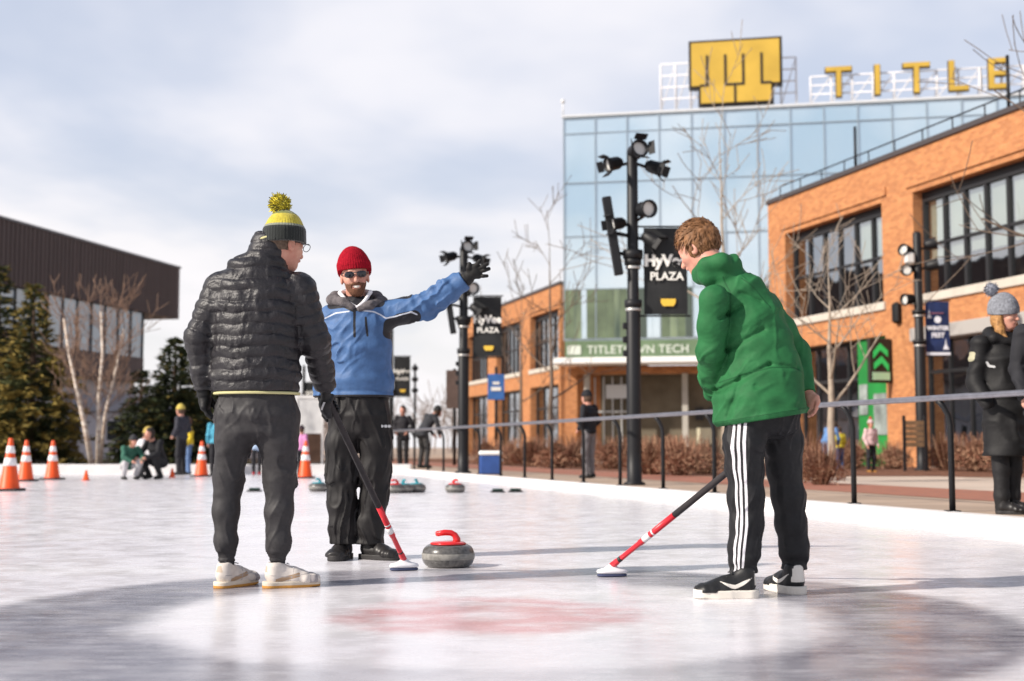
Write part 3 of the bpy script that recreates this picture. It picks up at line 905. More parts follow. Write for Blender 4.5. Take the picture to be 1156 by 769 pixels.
def bare_tree(name, label, loc, H, r, seed, bark, limbs=9, kids=4, spread=.5, low=.3, lean=(0, 0), group=None, depth=2, lens=.42, minr=.007):
    rng = random.Random(seed)
    root = thing(name, label, 'tree', loc, 0, group)
    m = MB(); pts = []; rs = []
    for i in range(9):
        f = i/8; pts.append(Vector((lean[0]*f+rng.uniform(-.03,.03)*H*.15, lean[1]*f+rng.uniform(-.03,.03)*H*.15, H*f*.95))); rs.append(max(minr, r*(1-.88*f)))
    m.tube(pts, rs, 8); m.build('trunk', bark, root)
    c = MB()
    for k in range(limbs):
        f = low+(1-low)*(k+.5*rng.random())/limbs; i = min(int(f*8), 7); q = pts[i].lerp(pts[i+1], f*8-i)
        a = k*2.4+rng.uniform(-.4,.4); el = rng.uniform(.35, .8)
        d = Vector((math.cos(a)*math.cos(el), math.sin(a)*math.cos(el), math.sin(el)))
        twigs(c, q, d, H*lens*(1.15-.7*f)*rng.uniform(.8,1.15), max(minr, rs[i]*.5), depth, rng, kids, spread, .12, 5, minr)
    twigs(c, pts[-1], (0, 0, 1), H*.18, rs[-1], depth, rng, kids, spread, .12, 4, minr)
    c.build('crown', bark, root)
    return root
def gpt(px, Y): return (at(px, HORIZON, Y).x, Y, PZ)
bare_tree('bare_tree', 'tall thin leafless tree in front of the glass building just right of the plaza banner', gpt(818, 33), 8.6, .10, 5, PBARK, 9, 3, .42, .40, lens=.32, minr=.010)
bare_tree('bare_tree', 'slim leafless tree left of the glass building corner', gpt(622, 41), 7.0, .09, 8, BARK, 7, 3, .45, .28, lens=.36, minr=.010)
bare_tree('bare_tree', 'pale leafless tree with wide low limbs in front of the brick shop front', gpt(939, 25), 4.0, .085, 21, PBARK, 8, 3, .5, .30, lens=.50, minr=.007)
bare_tree('bare_tree', 'leafless tree at the right edge before the large upper windows', (9.2, 20.5, PZ), 8.2, .12, 31, BARK, 9, 3, .5, .34, lens=.34, minr=.008)
bare_tree('bare_tree', 'small leafless tree beside the far end of the brick fronts', gpt(588, 58), 6.8, .10, 41, BARK, 6, 3, .45, .35, lens=.34, minr=.014)

# birch clump
rng = random.Random(3)
bt = thing('birch_tree', 'clump of white birch stems with fine reddish twigs between the dark conifers', 'tree', gpt(110, 37.5))
c = MB()
base = Vector(bt.location)
for j, path in enumerate(([(104,524),(96,482),(86,436),(78,399),(72,360)], [(111,525),(112,480),(111,453),(116,399),(114,352)], [(113,512),(119,467),(132,412),(140,372)])):
    m = MB(); pts = [at(px, py, 37.5+(.25*(j-1)))-base for px, py in path]
    pts[0].z = 0
    rs = [.085*(1-.17*i) if j < 2 else .06*(1-.2*i) for i in range(len(pts))]
    m.tube(pts, rs, 7); m.build('trunk', BIRCH, bt)
    for k in range(17):
        f = .28+.72*k/16; i = min(int(f*(len(pts)-1)), len(pts)-2); q = pts[i].lerp(pts[i+1], f*(len(pts)-1)-i)
        a = rng.uniform(0, 6.28); el = rng.uniform(.5, 1.0)
        twigs(c, q, (math.cos(a)*math.cos(el), math.sin(a)*math.cos(el), math.sin(el)), rng.uniform(.6, 1.15), .014, 2, rng, 3, .38, .15, 4, .008)
c.build('crown', RTWIG, bt)

# conifers
NEED = [mat('needle_dark', (.030, .042, .016), rough=.9, noise=(1.5, .5)), mat('needle_green', (.070, .078, .024), rough=.9, noise=(1.5, .4)), mat('needle_gold', (.25, .18, .040), rough=.9, noise=(1.5, .4))]
TRUNKB = mat('conifer_bark', (.07, .045, .03), rough=.95)
def conifer(label, loc, H, R, seed, gold=.25, name='conifer_tree', density=1.0):
    rng = random.Random(seed)
    root = thing(name, label, 'tree', loc)
    m = MB(); m.tube([(0,0,0),(0,0,H*.5),(0,0,H*.97)], [.16, .10, .015], 8); m.build('trunk', TRUNKB, root)
    m = MB(); lev = int(H*5.2*density)
    for l in range(lev):
        f = (l+rng.random()*.6)/lev
        z = .12+H*.96*f; rr = R*(1-f)**.8*rng.uniform(.78, 1.12)+.10
        nb = max(5, int(13*(1-f)+5))
        for k in range(nb):
            a = 2*math.pi*(k+rng.random())/nb+l*.7
            ln = rr*rng.uniform(.65, 1.1)
            dx, dy = math.cos(a), math.sin(a)
            drp = rng.uniform(-.30, .02)
            ns = max(4, int(ln*9))
            bi = 0 if rng.random() > gold else 1
            for s in range(ns):
                g = (s+.6)/ns
                if g < .25: continue
                px, py, pz = dx*ln*g, dy*ln*g, z+drp*ln*g*g+.10*ln*g
                for q in range(5):
                    w = rng.uniform(.05, .10); le = rng.uniform(.13, .26)
                    aa = a+rng.uniform(-1.3, 1.3); ez = rng.uniform(-.5, .5)
                    v = Vector((math.cos(aa)*math.cos(ez), math.sin(aa)*math.cos(ez), math.sin(ez)))
                    o = Vector((px+rng.uniform(-.07,.07), py+rng.uniform(-.07,.07), pz+rng.uniform(-.06,.06)))
                    u = v.orthogonal().normalized(); u = Matrix.Rotation(rng.uniform(0, 6.28), 3, v) @ u
                    mi = bi if g < .75 else (2 if rng.random() < gold*1.3 else (1 if rng.random() < .5 else bi))
                    m.add([o-u*w*.5, o+u*w*.5, o+v*le], [(0, 1, 2)], mi)
    m.build('crown', NEED, root)
    return root
conifer('large gold tinged conifer at the left edge beside the birch', gpt(34, 38.5), 5.4, 1.8, 2, .75, density=1.15)
conifer('tall conifer at the far left edge partly behind the gold tinged one', gpt(-6, 42), 6.5, 1.5, 4, .35)
conifer('dark conifer behind the seated skaters right of the birch', gpt(196, 40), 3.9, 1.45, 6, .10, density=1.5)
conifer('low dark conifer close behind the cones left of the man in the quilted jacket', gpt(236, 43), 3.2, 1.4, 9, .10, density=1.5)
conifer('dark conifer low between the birch stems', gpt(158, 46), 3.3, 1.2, 10, .08)

# dry shrubs
SHR = [mat('dry_leaf_rust', (.30, .135, .085), rough=1, noise=(3, .4)), mat('dry_leaf_tan', (.46, .27, .17), rough=1, noise=(3, .4)), mat('dry_leaf_dark', (.12, .055, .035), rough=1)]
def make_shrub(seed, tan=.35):
    rng = random.Random(seed); m = MB()
    for k in range(2300):
        a = rng.uniform(0, 6.283); rr = math.sqrt(rng.random()); z = rng.random()**.75
        lim = math.sin(min(1, (1-z)*1.25+.18)*1.57)
        p = Vector((math.cos(a)*rr*.52*lim, math.sin(a)*rr*.52*lim, .05+z*.85*(1-.25*rr)))
        v = Vector((rng.gauss(0,1), rng.gauss(0,1), rng.gauss(.4,1))).normalized(); u = v.orthogonal().normalized()
        le = rng.uniform(.03, .085); w = rng.uniform(.012, .032)
        mi = 1 if rng.random() < tan else (2 if rng.random() < .28 else 0)
        m.add([p-u*w*.5, p+u*w*.5, p+v*le+u*w*.3, p+v*le-u*w*.3], [(0,1,2,3)], mi)
    for k in range(110):
        a = rng.uniform(0, 6.283); t = rng.uniform(.05, .55)
        m.tube([(math.cos(a)*t*.3, math.sin(a)*t*.3, 0), (math.cos(a)*t*.7, math.sin(a)*t*.7, .45), (math.cos(a)*t, math.sin(a)*t, rng.uniform(.75, 1.12))], [.009, .007, .004], 3, rng.randrange(3), cap=False)
    return m
sh_src = []
for i in range(3):
    m = make_shrub(60+i, .25+.2*i); o = m.build('dry_shrub', SHR); sh_src.append(o)
shrubs = [  # px, Y, height, width, tone, where
    (548, 42, .95, 1.2, 0, 'rust dry shrub left of the cooler by the far black pole'), (576, 40, .9, 1.3, 0, 'rust dry shrub just right of the blue cooler'),
    (600, 37, .95, 1.3, 0, 'rust dry shrub below the far brick windows'), (630, 34, .9, 1.4, 0, 'rust dry shrub left of the pedestrian in the black coat'),
    (655, 37, 1.0, 1.3, 1, 'rust dry shrub behind the pedestrian in the black coat'), (690, 33, .9, 1.3, 0, 'rust dry shrub left of the near black pole'),
    (735, 26.5, .85, 1.1, 2, 'tan dry shrub just right of the near black pole'), (768, 25.5, .85, 1.1, 1, 'tan dry shrub left of the boy in green'),
    (795, 27, .8, 1.1, 2, 'tan dry shrub touching the back of the boy in green'),
    (925, 19.2, .66, .80, 1, 'near rust dry shrub in front of the pale leafless tree'), (905, 22, .85, .9, 0, 'rust dry shrub behind the boy in green on his right'),
    (962, 33, .85, 1.3, 0, 'rust dry shrub below the green shop panel'), (1008, 33, .75, 1.1, 1, 'rust dry shrub right of the child in pink'),
    (1070, 31.0, .95, 1.3, 0, 'rust dry shrub right of the pole with the blue banner'), (1102, 29.5, .95, 1.3, 1, 'rust dry shrub left of the woman in the black coat'),
    (1140, 28.5, .95, 1.3, 0, 'rust dry shrub hidden behind the woman in the black coat'), (720, 40, .95, 1.4, 0, 'rust dry shrub in front of the glass entrance'),
    (760, 39, .95, 1.4, 0, 'rust dry shrub under the white canopy')]
for i, (px, Y, h, w, k, lab) in enumerate(shrubs):
    if i < 3 and False: pass
    o = sh_src[k].copy(); COL.objects.link(o)
    o.location = gpt(px, Y); o.scale = (w*.92, w*.92, h*.86); o.rotation_euler = (0, 0, i*1.7)
    tag(o, lab, 'shrub', 'dry shrubs along the plaza beds')
for o in sh_src: bpy.data.objects.remove(o, do_unlink=True)

# far tree line
m = MB(); rng = random.Random(77)
for k in range(150):
    x = -62+k*.62+rng.uniform(-.4, .4); y = 130+rng.uniform(-6, 6)
    twigs(m, (x, y, 0), (0, 0, 1), rng.uniform(2.2, 4.2), .09, 2, rng, 4, .5, .1, 3, .035)
o = m.build('far_trees', mat('far_twigs', (.26, .20, .17), rough=1)); tag(o, kind='stuff')
# far low buildings
for px, w, h, Y, c, lab in ((160, 9, 2.2, 62, (.62, .58, .60), 'low pale shed far behind the seated skaters'), (300, 14, 3.0, 150, (.45, .40, .38), 'low brown house far behind the man in the quilted jacket')):
    b = thing('far_building', lab, 'building', (at(px, HORIZON, Y).x, Y, PZ))
    m = MB(); m.box((-w/2, 0, 0), (w/2, 6, h)); m.build('wall', mat('far_wall_%s' % w, c, rough=.9, noise=(.6, .2)), b)
    m = MB(); m.add([(-w/2-.2, -.2, h+.01), (w/2+.2, -.2, h+.01), (w/2+.2, 3, h+.9), (-w/2-.2, 3, h+.9), (w/2+.2, 6.2, h+.01), (-w/2-.2, 6.2, h+.01)], [(0,1,2,3),(3,2,4,5),(0,3,5),(1,4,2)]); m.build('roof', mat('far_roof', (.30, .27, .27), rough=.9), b)
    for k in range(4):
        m = MB(); x = -w/2+w*(k+.5)/4; m.box((x-.5, -.03, h*.4), (x+.5, -.003, h*.8)); m.build('window', FRAME, b)

# ================================================================== STREET FURNITURE
POLE = BLACK
LENS = mat('lamp_lens', (.62, .61, .58), rough=.25, spec=.7)
BAND = mat('steel_band', (.50, .49, .47), rough=.4, metal=.6)
BCLOTH = mat('banner_black', (.020, .021, .022), rough=.75, noise=(4, .3), bump=(7, .4, .02))
BWHITE = mat('banner_white', (.80, .78, .72), rough=.7)
BGOLD = mat('banner_gold', (.75, .48, .06), rough=.7)
def spot(root, c, d, r=.10, l=.24, barn=True):
    """theatre-style spotlight: can, lens, yoke"""
    d = Vector(d).normalized(); c = Vector(c)
    M = Matrix.Translation(c) @ d.to_track_quat('Z', 'Y').to_matrix().to_4x4()
    m = MB(); m.lathe([(0, -l*.55), (r*.6, -l*.5), (r*.95, -l*.25), (r, l*.4), (r*1.12, l*.42), (r*1.12, l*.55), (r*.9, l*.55), (r*.88, l*.36), (0, l*.35)], 16, 0, M)
    if barn:
        for a in range(4):
            R = M @ Matrix.Rotation(a*math.pi/2, 4, 'Z') @ Matrix.Translation((r*1.05, 0, l*.55)) @ Matrix.Rotation(.5, 4, 'Y')
            m.box((0, -r*.8, 0), (.012, r*.8, r*.9), 0, R)
    o = m.build('spotlight', POLE, root)
    m = MB(); m.lathe([(0, l*.375), (r*.5, l*.372), (r*.86, l*.362)], 16, 0, M); m.build('lens', LENS, o)
    return o
def pole(label, loc, H, r, group=None, rich=True):
    root = thing('light_pole', label, 'light pole', loc, 0, group)
    m = MB(); m.lathe([(0,0),(r*1.5,0),(r*1.5,.03),(r*1.04,.05),(r*1.0,.5),(r,H*.53),(r*.80,H*.54),(r*.76,H-.05),(r*.5,H),(0,H)], 18); m.build('shaft', POLE, root)
    for z in (.535*H, .66*H):
        m = MB(); m.lathe([(r*.7, z-.05), (r*1.2, z-.05), (r*1.2, z+.05), (r*.7, z+.05)], 18); m.build('collar', POLE, root)
        m = MB(); m.lathe([(r*1.0, z-.11), (r*1.07, z-.105), (r*1.07, z-.075), (r*1.0, z-.07)], 18); m.build('band', BAND, root)
    if rich:
        s = lambda x, y, z, dx, dy, dz, **k: spot(root, (x, y, z), (dx, dy, dz), **k)
        s(.05, -.05, H-.05, .35, -1, .15, r=.12, l=.3); s(-.26, -.02, H-.22, -.9, -.5, -.3); s(.31, 0, H-.27, .9, -.35, -.35)
        m = MB(); m.tube([(-.26, 0, H-.26), (0, 0, H-.2), (.31, 0, H-.3)], .025, 6); m.build('cross_arm', POLE, root)
        s(.16, -.14, H-.92, .5, -1, -.1, r=.12, l=.26, barn=False); s(-.22, -.1, H-1.12, -.8, -.6, -.2, r=.09); s(.25, 0, H-1.33, .8, -.3, -.6, r=.10)
        m = MB(); m.tube([(-.22, 0, H-1.16), (0, 0, H-1.1), (.16, 0, H-1.0)], .025, 6); m.tube([(0, 0, H-1.3), (.25, 0, H-1.36)], .025, 6); m.build('cross_arm', POLE, root)
        m = MB(); m.lathe([(r*1.0, H-1.62), (r*1.4, H-1.62), (r*1.4, H-1.50), (r*1.0, H-1.50)], 16); m.build('collar', POLE, root)
        R = Matrix.Translation((-.30, -.08, H-1.30)) @ Matrix.Rotation(rad(-9), 4, 'Y')
        m = MB(); m.bbox((-.065, -.06, -.58), (.065, .06, .58), .012, 0, R)
        sp = m.build('speaker', POLE, root)
        m = MB(); m.tube([(-.26, -.04, H-1.25), (0, 0, H-1.3)], .03, 6); m.build('speaker_bracket', POLE, root)
        m = MB(); m.tube([(-.22, -.04, H-1.55), (0, 0, H-1.56)], .03, 6); m.build('speaker_bracket', POLE, root)
        for z in (2.25, 2.05, 1.85):
            m = MB(); m.bbox((-r-.05, -.05, z), (-r*.8, .05, z+.09), .01); m.build('bracket', POLE, root)
    return root
def banner(label, loc, z0, w=.63, h=1.27, group=None, off=.10, kind='plaza', rz=0.0):
    root = thing('banner', label, 'banner', (loc[0], loc[1], loc[2]+z0), rz, group)
    for z, nm in ((h+.02, 'rod'), (-.02, 'rod')):
        m = MB(); m.tube([(.02, 0, z), (off+w+.04, 0, z)], .014, 6); m.build(nm, POLE, root)
    m = MB(); nx, nz_ = 8, 14; vs = []; fs = []
    wob = lambda u, v: .018*math.sin(u*5+v*3)*math.sin(v*math.pi)
    for s in (-1, 1):
        for j in range(nz_+1):
            for i in range(nx+1):
                u, v = i/nx, j/nz_; vs.append((off+w*u, wob(u, v)+s*.003, h*v))
    N = (nx+1)*(nz_+1)
    for j in range(nz_):
        for i in range(nx):
            a = j*(nx+1)+i; fs.append((a, a+1, a+nx+2, a+nx+1)); fs.append((N+a+nx+1, N+a+nx+2, N+a+1, N+a))
    m.add(vs, fs, 0, True)
    CL = BCLOTH if kind == 'plaza' else mat('banner_navy', (.018, .035, .12), rough=.7, noise=(4, .5))
    cl = m.build('cloth', CL, root)
    X = lambda x, z, dy=-.03: Matrix.Translation((off+w*x, dy, h*z)) @ Matrix.Rotation(math.pi/2, 4, 'X')
    if kind == 'plaza':
        m = MB(); add_text(m, 'HyVee', w*.36, X(.5, .615), bold=.012, extrude=.004); m.build('lettering', BWHITE, cl)
        m = MB(); add_text(m, 'PLAZA', w*.26, X(.52, .435), bold=.004, extrude=.004); m.build('lettering', BWHITE, cl)
        m = MB()
        pts = [(-.17, .07), (.17, .07), (.17, -.02), (.12, -.10), (-.12, -.10), (-.17, -.02)]
        m.prism([(p[0]*w, p[1]*w) for p in pts], lambda x, z: Vector((off+w*.55+x, -.030, h*.145+z)), lambda x, z: Vector((off+w*.55+x, -.022, h*.145+z)))
        m.build('emblem', BGOLD, cl)
    else:
        LB2 = mat('banner_light', (.72, .74, .80), rough=.7); RD = mat('banner_red', (.25, .10, .14), rough=.7)
        m = MB(); add_text(m, 'WINTER', w*.24, X(.5, .50), bold=.006, extrude=.004); m.build('lettering', LB2, cl)
        m = MB(); add_text(m, 'FEST', w*.27, X(.5, .37), bold=.006, extrude=.004); m.build('lettering', LB2, cl)
        m = MB(); m.lathe([(0, 0), (.075*w/.5, 0)], 10, 0, X(.5, .66, -.03)); m.build('emblem', LB2, cl)
        for cx, cz, sc in ((.15, .76, .20), (.82, .20, .26)):
            m = MB(); m.prism([(-.5*sc*w, -.45*sc), (.5*sc*w, -.45*sc), (.1*sc*w, .0), (0, .55*sc), (-.15*sc*w, 0)], lambda x, z: Vector((off+w*cx+x, -.029, h*cz+z)), lambda x, z: Vector((off+w*cx+x, -.022, h*cz+z))); m.build('emblem', LB2, cl)
        m = MB(); m.box((off, -.03, .005), (off+w, -.02, h*.055)); m.build('hem_stripe', LB2, cl)
        m = MB(); m.box((off+.15*w, -.029, h*.77), (off+.75*w, -.022, h*.79)); m.build('stripe', RD, cl)
    return root
P1 = (at(716, HORIZON, 19.2).x, 19.2, PZ); P2 = (at(523, HORIZON, 28.0).x, 28.0, PZ); P3 = (at(441, HORIZON, 50).x, 50, PZ); P4 = (at(342, HORIZON, 66).x, 66, PZ)
pg = 'light poles with spotlights'
pole('near black light pole with spotlights and tilted speaker left of the boy in green', P1, 4.9, .105, pg)
pole('black light pole with spotlights behind the raised glove of the waving man', P2, 4.8, .115, pg)
bg_ = 'black plaza banners on poles'
banner('large black plaza banner beside the head of the boy in green', P1, 2.46, .63, 1.27, bg_, off=.16)
banner('black plaza banner below and right of the waving glove', P2, 2.45, .60, 1.27, bg_, off=.20)
pole('distant black light pole behind the blue jacket of the waving man', P3, 5.0, .10, pg, rich=False)
banner('small distant black plaza banner by the waist of the waving man', P3, 2.45, .62, 1.5, bg_, off=.10)
pole('faint far light pole in the gap between the two men', P4, 4.6, .10, pg, rich=False)
banner('tiny far black plaza banner in the gap between the two men', P4, 2.4, .70, 1.35, bg_, off=.02)
P5 = (at(1041, HORIZON, 31).x, 31, PZ)
rp = pole('black light pole with round lamps and navy banner before the brick building', P5, 5.6, .13, pg, rich=False)
for x, z, d in ((-.25, 5.15, (-.8, -.6, .1)), (.30, 5.3, (.9, -.3, .2)), (-.22, 4.72, (-.6, -.8, -.3)), (.32, 4.8, (.9, -.2, .2)), (-.22, 4.0, (-.9, -.4, -.1))):
    spot(rp, (x, 0, z), d, r=.13, l=.28, barn=False)
m = MB(); m.tube([(-.25, 0, 5.1), (.3, 0, 5.25)], .03, 6); m.tube([(-.22, 0, 4.7), (.32, 0, 4.75)], .03, 6); m.tube([(-.22, 0, 4.0), (0, 0, 4.0)], .03, 6); m.build('cross_arm', POLE, rp)
m = MB(); m.bbox((-.32, -.16, 4.82), (-.10, .02, 5.10), .04); m.build('lamp_box', LENS, rp)
banner('navy blue festival banner on the pole in front of the brick building', P5, 2.68, .56, 1.27, None, off=.15, kind='navy')
# small far signs and posts
def sign_post(name, label, px, Y, z0, w, h, color, letters=None, pole_h=None, r=.05):
    root = thing(name, label, 'sign', gpt(px, Y))
    m = MB(); m.tube([(0, 0, 0), (0, 0, pole_h or z0+h+.1)], r, 8); m.build('post', POLE, root)
    m = MB(); m.bbox((-w/2, -r-.07, z0), (w/2, -r-.005, z0+h), .01); m.build('sign_board', mat('sign_%s' % label.split()[0], color, rough=.6, noise=(3, .3)), root)
    if letters:
        m = MB(); m.box((-w*.3, -r-.09, z0+h*.35), (w*.3, -r-.075, z0+h*.5)); m.box((-w*.2, -r-.09, z0+h*.6), (w*.2, -r-.075, z0+h*.7)); m.build('marking', BWHITE, root)
    return root
sign_post('street_sign', 'blue and white street banner sign below the far plaza banner', 560, 44, 2.1, .55, .85, (.05, .16, .45), True, 3.2)
sign_post('street_sign', 'brown upright sign board left of the far black pole', 513, 40, 1.7, .50, 1.15, (.12, .08, .065), None, 2.9)
sp_ = thing('slim_post', 'thin far post with small round lamps right of the waving man', 'post', gpt(468, 60))
m = MB(); m.tube([(0, 0, 0), (0, 0, 4.3)], .06, 6); m.build('shaft', POLE, sp_)
for z in (4.1, 3.6, 3.1):
    m = MB(); m.lathe([(0, z-.14), (.13, z-.08), (.15, z), (.13, z+.08), (0, z+.14)], 10); m.build('lamp', POLE, sp_)
# white framed kiosk in the gap between the men
ks = thing('kiosk', 'white framed kiosk seen in the gap between the two men', 'kiosk', gpt(349, 40))
m = MB()
for x in (-.42, .36): m.box((x, 0, 0), (x+.06, .06, 2.0))
m.box((-.36, 0, .95), (.36, .06, 1.02)); m.box((-.42, 0, 2.0), (.42, .06, 2.1)); m.build('frame', mat('white_frame', (.75, .74, .73), rough=.6), ks)
m = MB(); m.box((-.36, .02, 1.02), (.36, .05, 2.0)); m.build('panel', mat('white_panel', (.70, .70, .70), rough=.5, noise=(3, .2)), ks)
m = MB(); m.box((-.62, .1, 0), (-.50, .2, 2.2)); m.build('side_post', mat('red_post', (.22, .05, .04), rough=.6), ks)
m = MB(); m.box((-.36, .03, .1), (.36, .05, .94)); m.build('lower_panel', mat('brown_panel', (.16, .09, .06), rough=.8, noise=(3, .4)), ks)

# green arrow sign on the brick pier
sa = thing('wall_sign', 'green lit sign with arrow shapes on the brick pier between shop fronts', 'sign', C0, RZ)
m = MB(); m.bbox((7.42, -.75, 2.36), (7.56, -.02, 3.62), .02); m.build('sign_box', SBLK, sa)
GRN = mat('sign_green', (.03, .45, .10), rough=.4, emit=((.05, .6, .15), .25)); GRL = mat('sign_mint', (.45, .75, .50), rough=.4)
def chev(dz, flip, mt):
    m = MB(); pts = [(-.24, -.17), (-.02, .07), (.22, -.12), (.22, .06), (-.02, .26), (-.24, .02)]
    m.prism([(x*flip, z) for x, z in pts], lambda x, z: Vector((7.565, -.385+x, dz+z)), lambda x, z: Vector((7.580, -.385+x, dz+z))); m.build('arrow', mt, sa)
chev(3.22, 1, GRN); chev(2.86, -1, GRN)
m = MB(); m.box((7.565, -.66, 2.44), (7.578, -.11, 2.66)); m.build('name_strip', GRL, sa)

# wooden bin frame beside pole
wb = thing('wooden_bin', 'brown slatted wooden bin between two black posts near the brick pier', 'bin', gpt(1033, 30))
for x in (-.26, .22):
    m = MB(); m.box((x, 0, 0), (x+.06, .06, 1.25)); m.build('post', POLE, wb)
WOODB = mat('bin_wood', (.20, .12, .065), rough=.8, noise=(6, .4))
m = MB()
for k in range(5): m.box((-.195, .0, .55+k*.12), (.215, .05, .655+k*.12))
m.build('slats', WOODB, wb)

# cooler
ck = thing('cooler', 'blue cooler box with a white lid on the plaza behind the railing', 'cooler', gpt(554, 26.6))
CB = mat('cooler_blue', (.035, .085, .28), rough=.4, noise=(6, .2)); CW = mat('cooler_white', (.80, .79, .76), rough=.4)
m = MB(); m.bbox((-.22, -.18, .0), (.22, .18, .38), .025); m.build('body', CB, ck)
m = MB(); m.bbox((-.235, -.195, .382), (.235, .195, .47), .025); m.build('lid', CW, ck)
for x in (-.245, .221):
    m = MB(); m.bbox((x, -.07, .26), (x+.024, .07, .31), .006); m.build('handle', CW, ck)

# ================================================================== ICE OBJECTS
ORANGE = mat('cone_orange', (.85, .10, .02), rough=.45, noise=(5, .15)); REFL = mat('cone_white', (.78, .76, .76), rough=.4); RUB = mat('black_rubber', (.02, .02, .022), rough=.7)
def make_cone(label, loc, s=1.0):
    root = thing('traffic_cone', label, 'traffic cone', loc, 0, 'tall orange cones on the ice')
    R0, R1, H = .150, .030, .80
    r = lambda z: R0+(R1-R0)*(z-.04)/(H-.04)
    m = MB(); m.lathe([(r(.04)+.015, .035), (r(.06), .06), (r(H-.01), H-.01), (r(H)*.8, H), (r(H)*.6, H)], 20); m.build('cone_body', ORANGE, root)
    for a, c in ((.38, .50), (.57, .68)):
        m = MB(); m.lathe([(r(a)+.001, a), (r(a)+.004, a+.002), (r(c)+.004, c-.002), (r(c)+.001, c)], 20); m.build('reflective_band', REFL, root)
    m = MB(); m.bbox((-.19, -.19, 0), (.19, .19, .038), .012); m.build('base', RUB, root)
    return root
cn = make_cone('tallest orange cone, nearest at the left edge of the ice', (at(12, HORIZON, 20.3).x, 20.3, 0))
for px, Y, lab in ((30, 26, 'middle of the three orange cones at the left, just behind the nearest'), (60, 27.3, 'right one of the three orange cones at the left'),
                   (228, 30.2, 'orange cone left of the man in the quilted jacket'), (345, 28.5, 'orange cone seen between the two men')):
    copy_tree(cn, (at(px, HORIZON, Y).x, Y, 0), px*.1, lab)
def small_cone(label, px, Y):
    o = MB().lathe([(.085, 0), (.085, .012), (.06, .02), (.02, .2), (.0, .205)], 12).build('small_cone', ORANGE)
    o.location = (at(px, HORIZON, Y).x, Y, 0); tag(o, label, 'small cone', 'small orange marker cones'); return o
small_cone('small orange marker cone right of the three tall cones', 98, 26.6); small_cone('small orange marker cone beside the dark crouching skater', 195, 29)
GRAN = mat('granite', (.125, .12, .115), rough=.28, noise=(60, .55), bump=(90, .12, .001), coat=.2)
GRBAND = mat('granite_band', (.26, .25, .23), rough=.6, noise=(40, .35), bump=(60, .3, .001))
def make_stone(label, loc, rz, hc, scale=1.0):
    root = thing('curling_stone', label, 'curling stone', loc, rz, 'curling stones on the ice')
    R = .146*scale; h = .122*scale
    prof = [(0, .004)] + [(R*.45, .0), (R*.62, .006)]
    for k in range(13):
        a = -math.pi/2*.80+math.pi*.80*k/12
        prof.append((R*(.60+.40*math.cos(a)**.75), h*.5+h*.5*math.sin(a)/math.sin(math.pi/2*.80)*.98))
    prof += [(R*.50, h), (0, h)]
    m = MB(); m.lathe(prof, 48); m.build('stone', GRAN, root)
    m = MB(); m.lathe([(R*.985, h*.36), (R*1.003, h*.38), (R*1.006, h*.5), (R*1.003, h*.62), (R*.985, h*.64)], 48); m.build('striking_band', GRBAND, root)
    HM = mat('handle_%s' % hc, dict(red=(.62, .018, .02), teal=(.02, .30, .36))[hc], rough=.28, coat=.4)
    m = MB(); m.lathe([(0, h+.001), (R*.66, h+.001), (R*.70, h+.006), (R*.62, h+.014), (R*.2, h+.020), (0, h+.020)], 40)
    m.tube([(.045, 0, h+.012), (.047, 0, h+.03), (.036, 0, h+.052), (.015, 0, h+.064), (-.02, 0, h+.066), (-.062, 0, h+.060)], [.026, .021, .0175, .0165, .0165, .0150], 14)
    m.lathe([(.0150, 0), (.011, .008), (0, .011)], 14, 0, Matrix.Translation((-.062, 0, h+.060)) @ Matrix.Rotation(-math.pi/2-.15, 4, 'Y'))
    m.build('handle', HM, root)
    return root
Ys = .66*1500/(638-505)
st = make_stone('red handled curling stone close up between the two brooms', (at(506.5, HORIZON, Ys).x, Ys, 0), 0.15, 'red', 1.0)
tl = make_stone('teal handled curling stone seen between the legs of the two men', (at(360, HORIZON, 20).x, 20, 0), 1.2, 'teal')
copy_tree(st, (at(514, HORIZON, 19.5).x, 19.5, 0), 2.2, 'distant red handled curling stone alone right of the waving man')
copy_tree(st, (at(446, HORIZON, 19.3).x, 19.3, 0), .7, 'distant red handled curling stone half hidden by the waving man')
copy_tree(tl, (at(456, HORIZON, 19.4).x, 19.4, 0), 1.9, 'distant teal handled curling stone, left one of the pair right of the waving man')
copy_tree(tl, (at(470, HORIZON, 19.6).x, 19.6, 0), 1.4, 'distant teal handled curling stone, right one of the pair beside the waving man')
def hack(label, px, Y):
    root = thing('foothold', label, 'rubber foothold', (at(px, HORIZON, Y).x, Y, 0), 0, 'dark rubber footholds')
    m = MB(); m.bbox((-.11, -.06, 0), (.11, .06, .02), .006); m.build('plate', RUB, root)
    m = MB(); m.bbox((-.09, -.03, .021), (.09, .05, .055), .018); m.build('pad', mat('green_rubber', (.02, .05, .04), rough=.6), root); return root
hack('dark rubber foothold, left one of the two right of the stones', 562, 19.6); hack('dark rubber foothold, right one of the two right of the stones', 582, 19.7)
hack('dark rubber foothold seen between the legs of the man in the quilted jacket', 288, 20)
# ================================================================== PEOPLE
SKIN = mat('skin', (.58, .32, .235), rough=.5, noise=(22, .30), color2=(.50, .215, .16), bump=(120, .12, .001))
GLOVE = mat('black_glove', (.009, .009, .010), rough=.6, noise=(30, .4), bump=(60, .4, .002))
LACE = mat('lace', (.55, .52, .50), rough=.8)

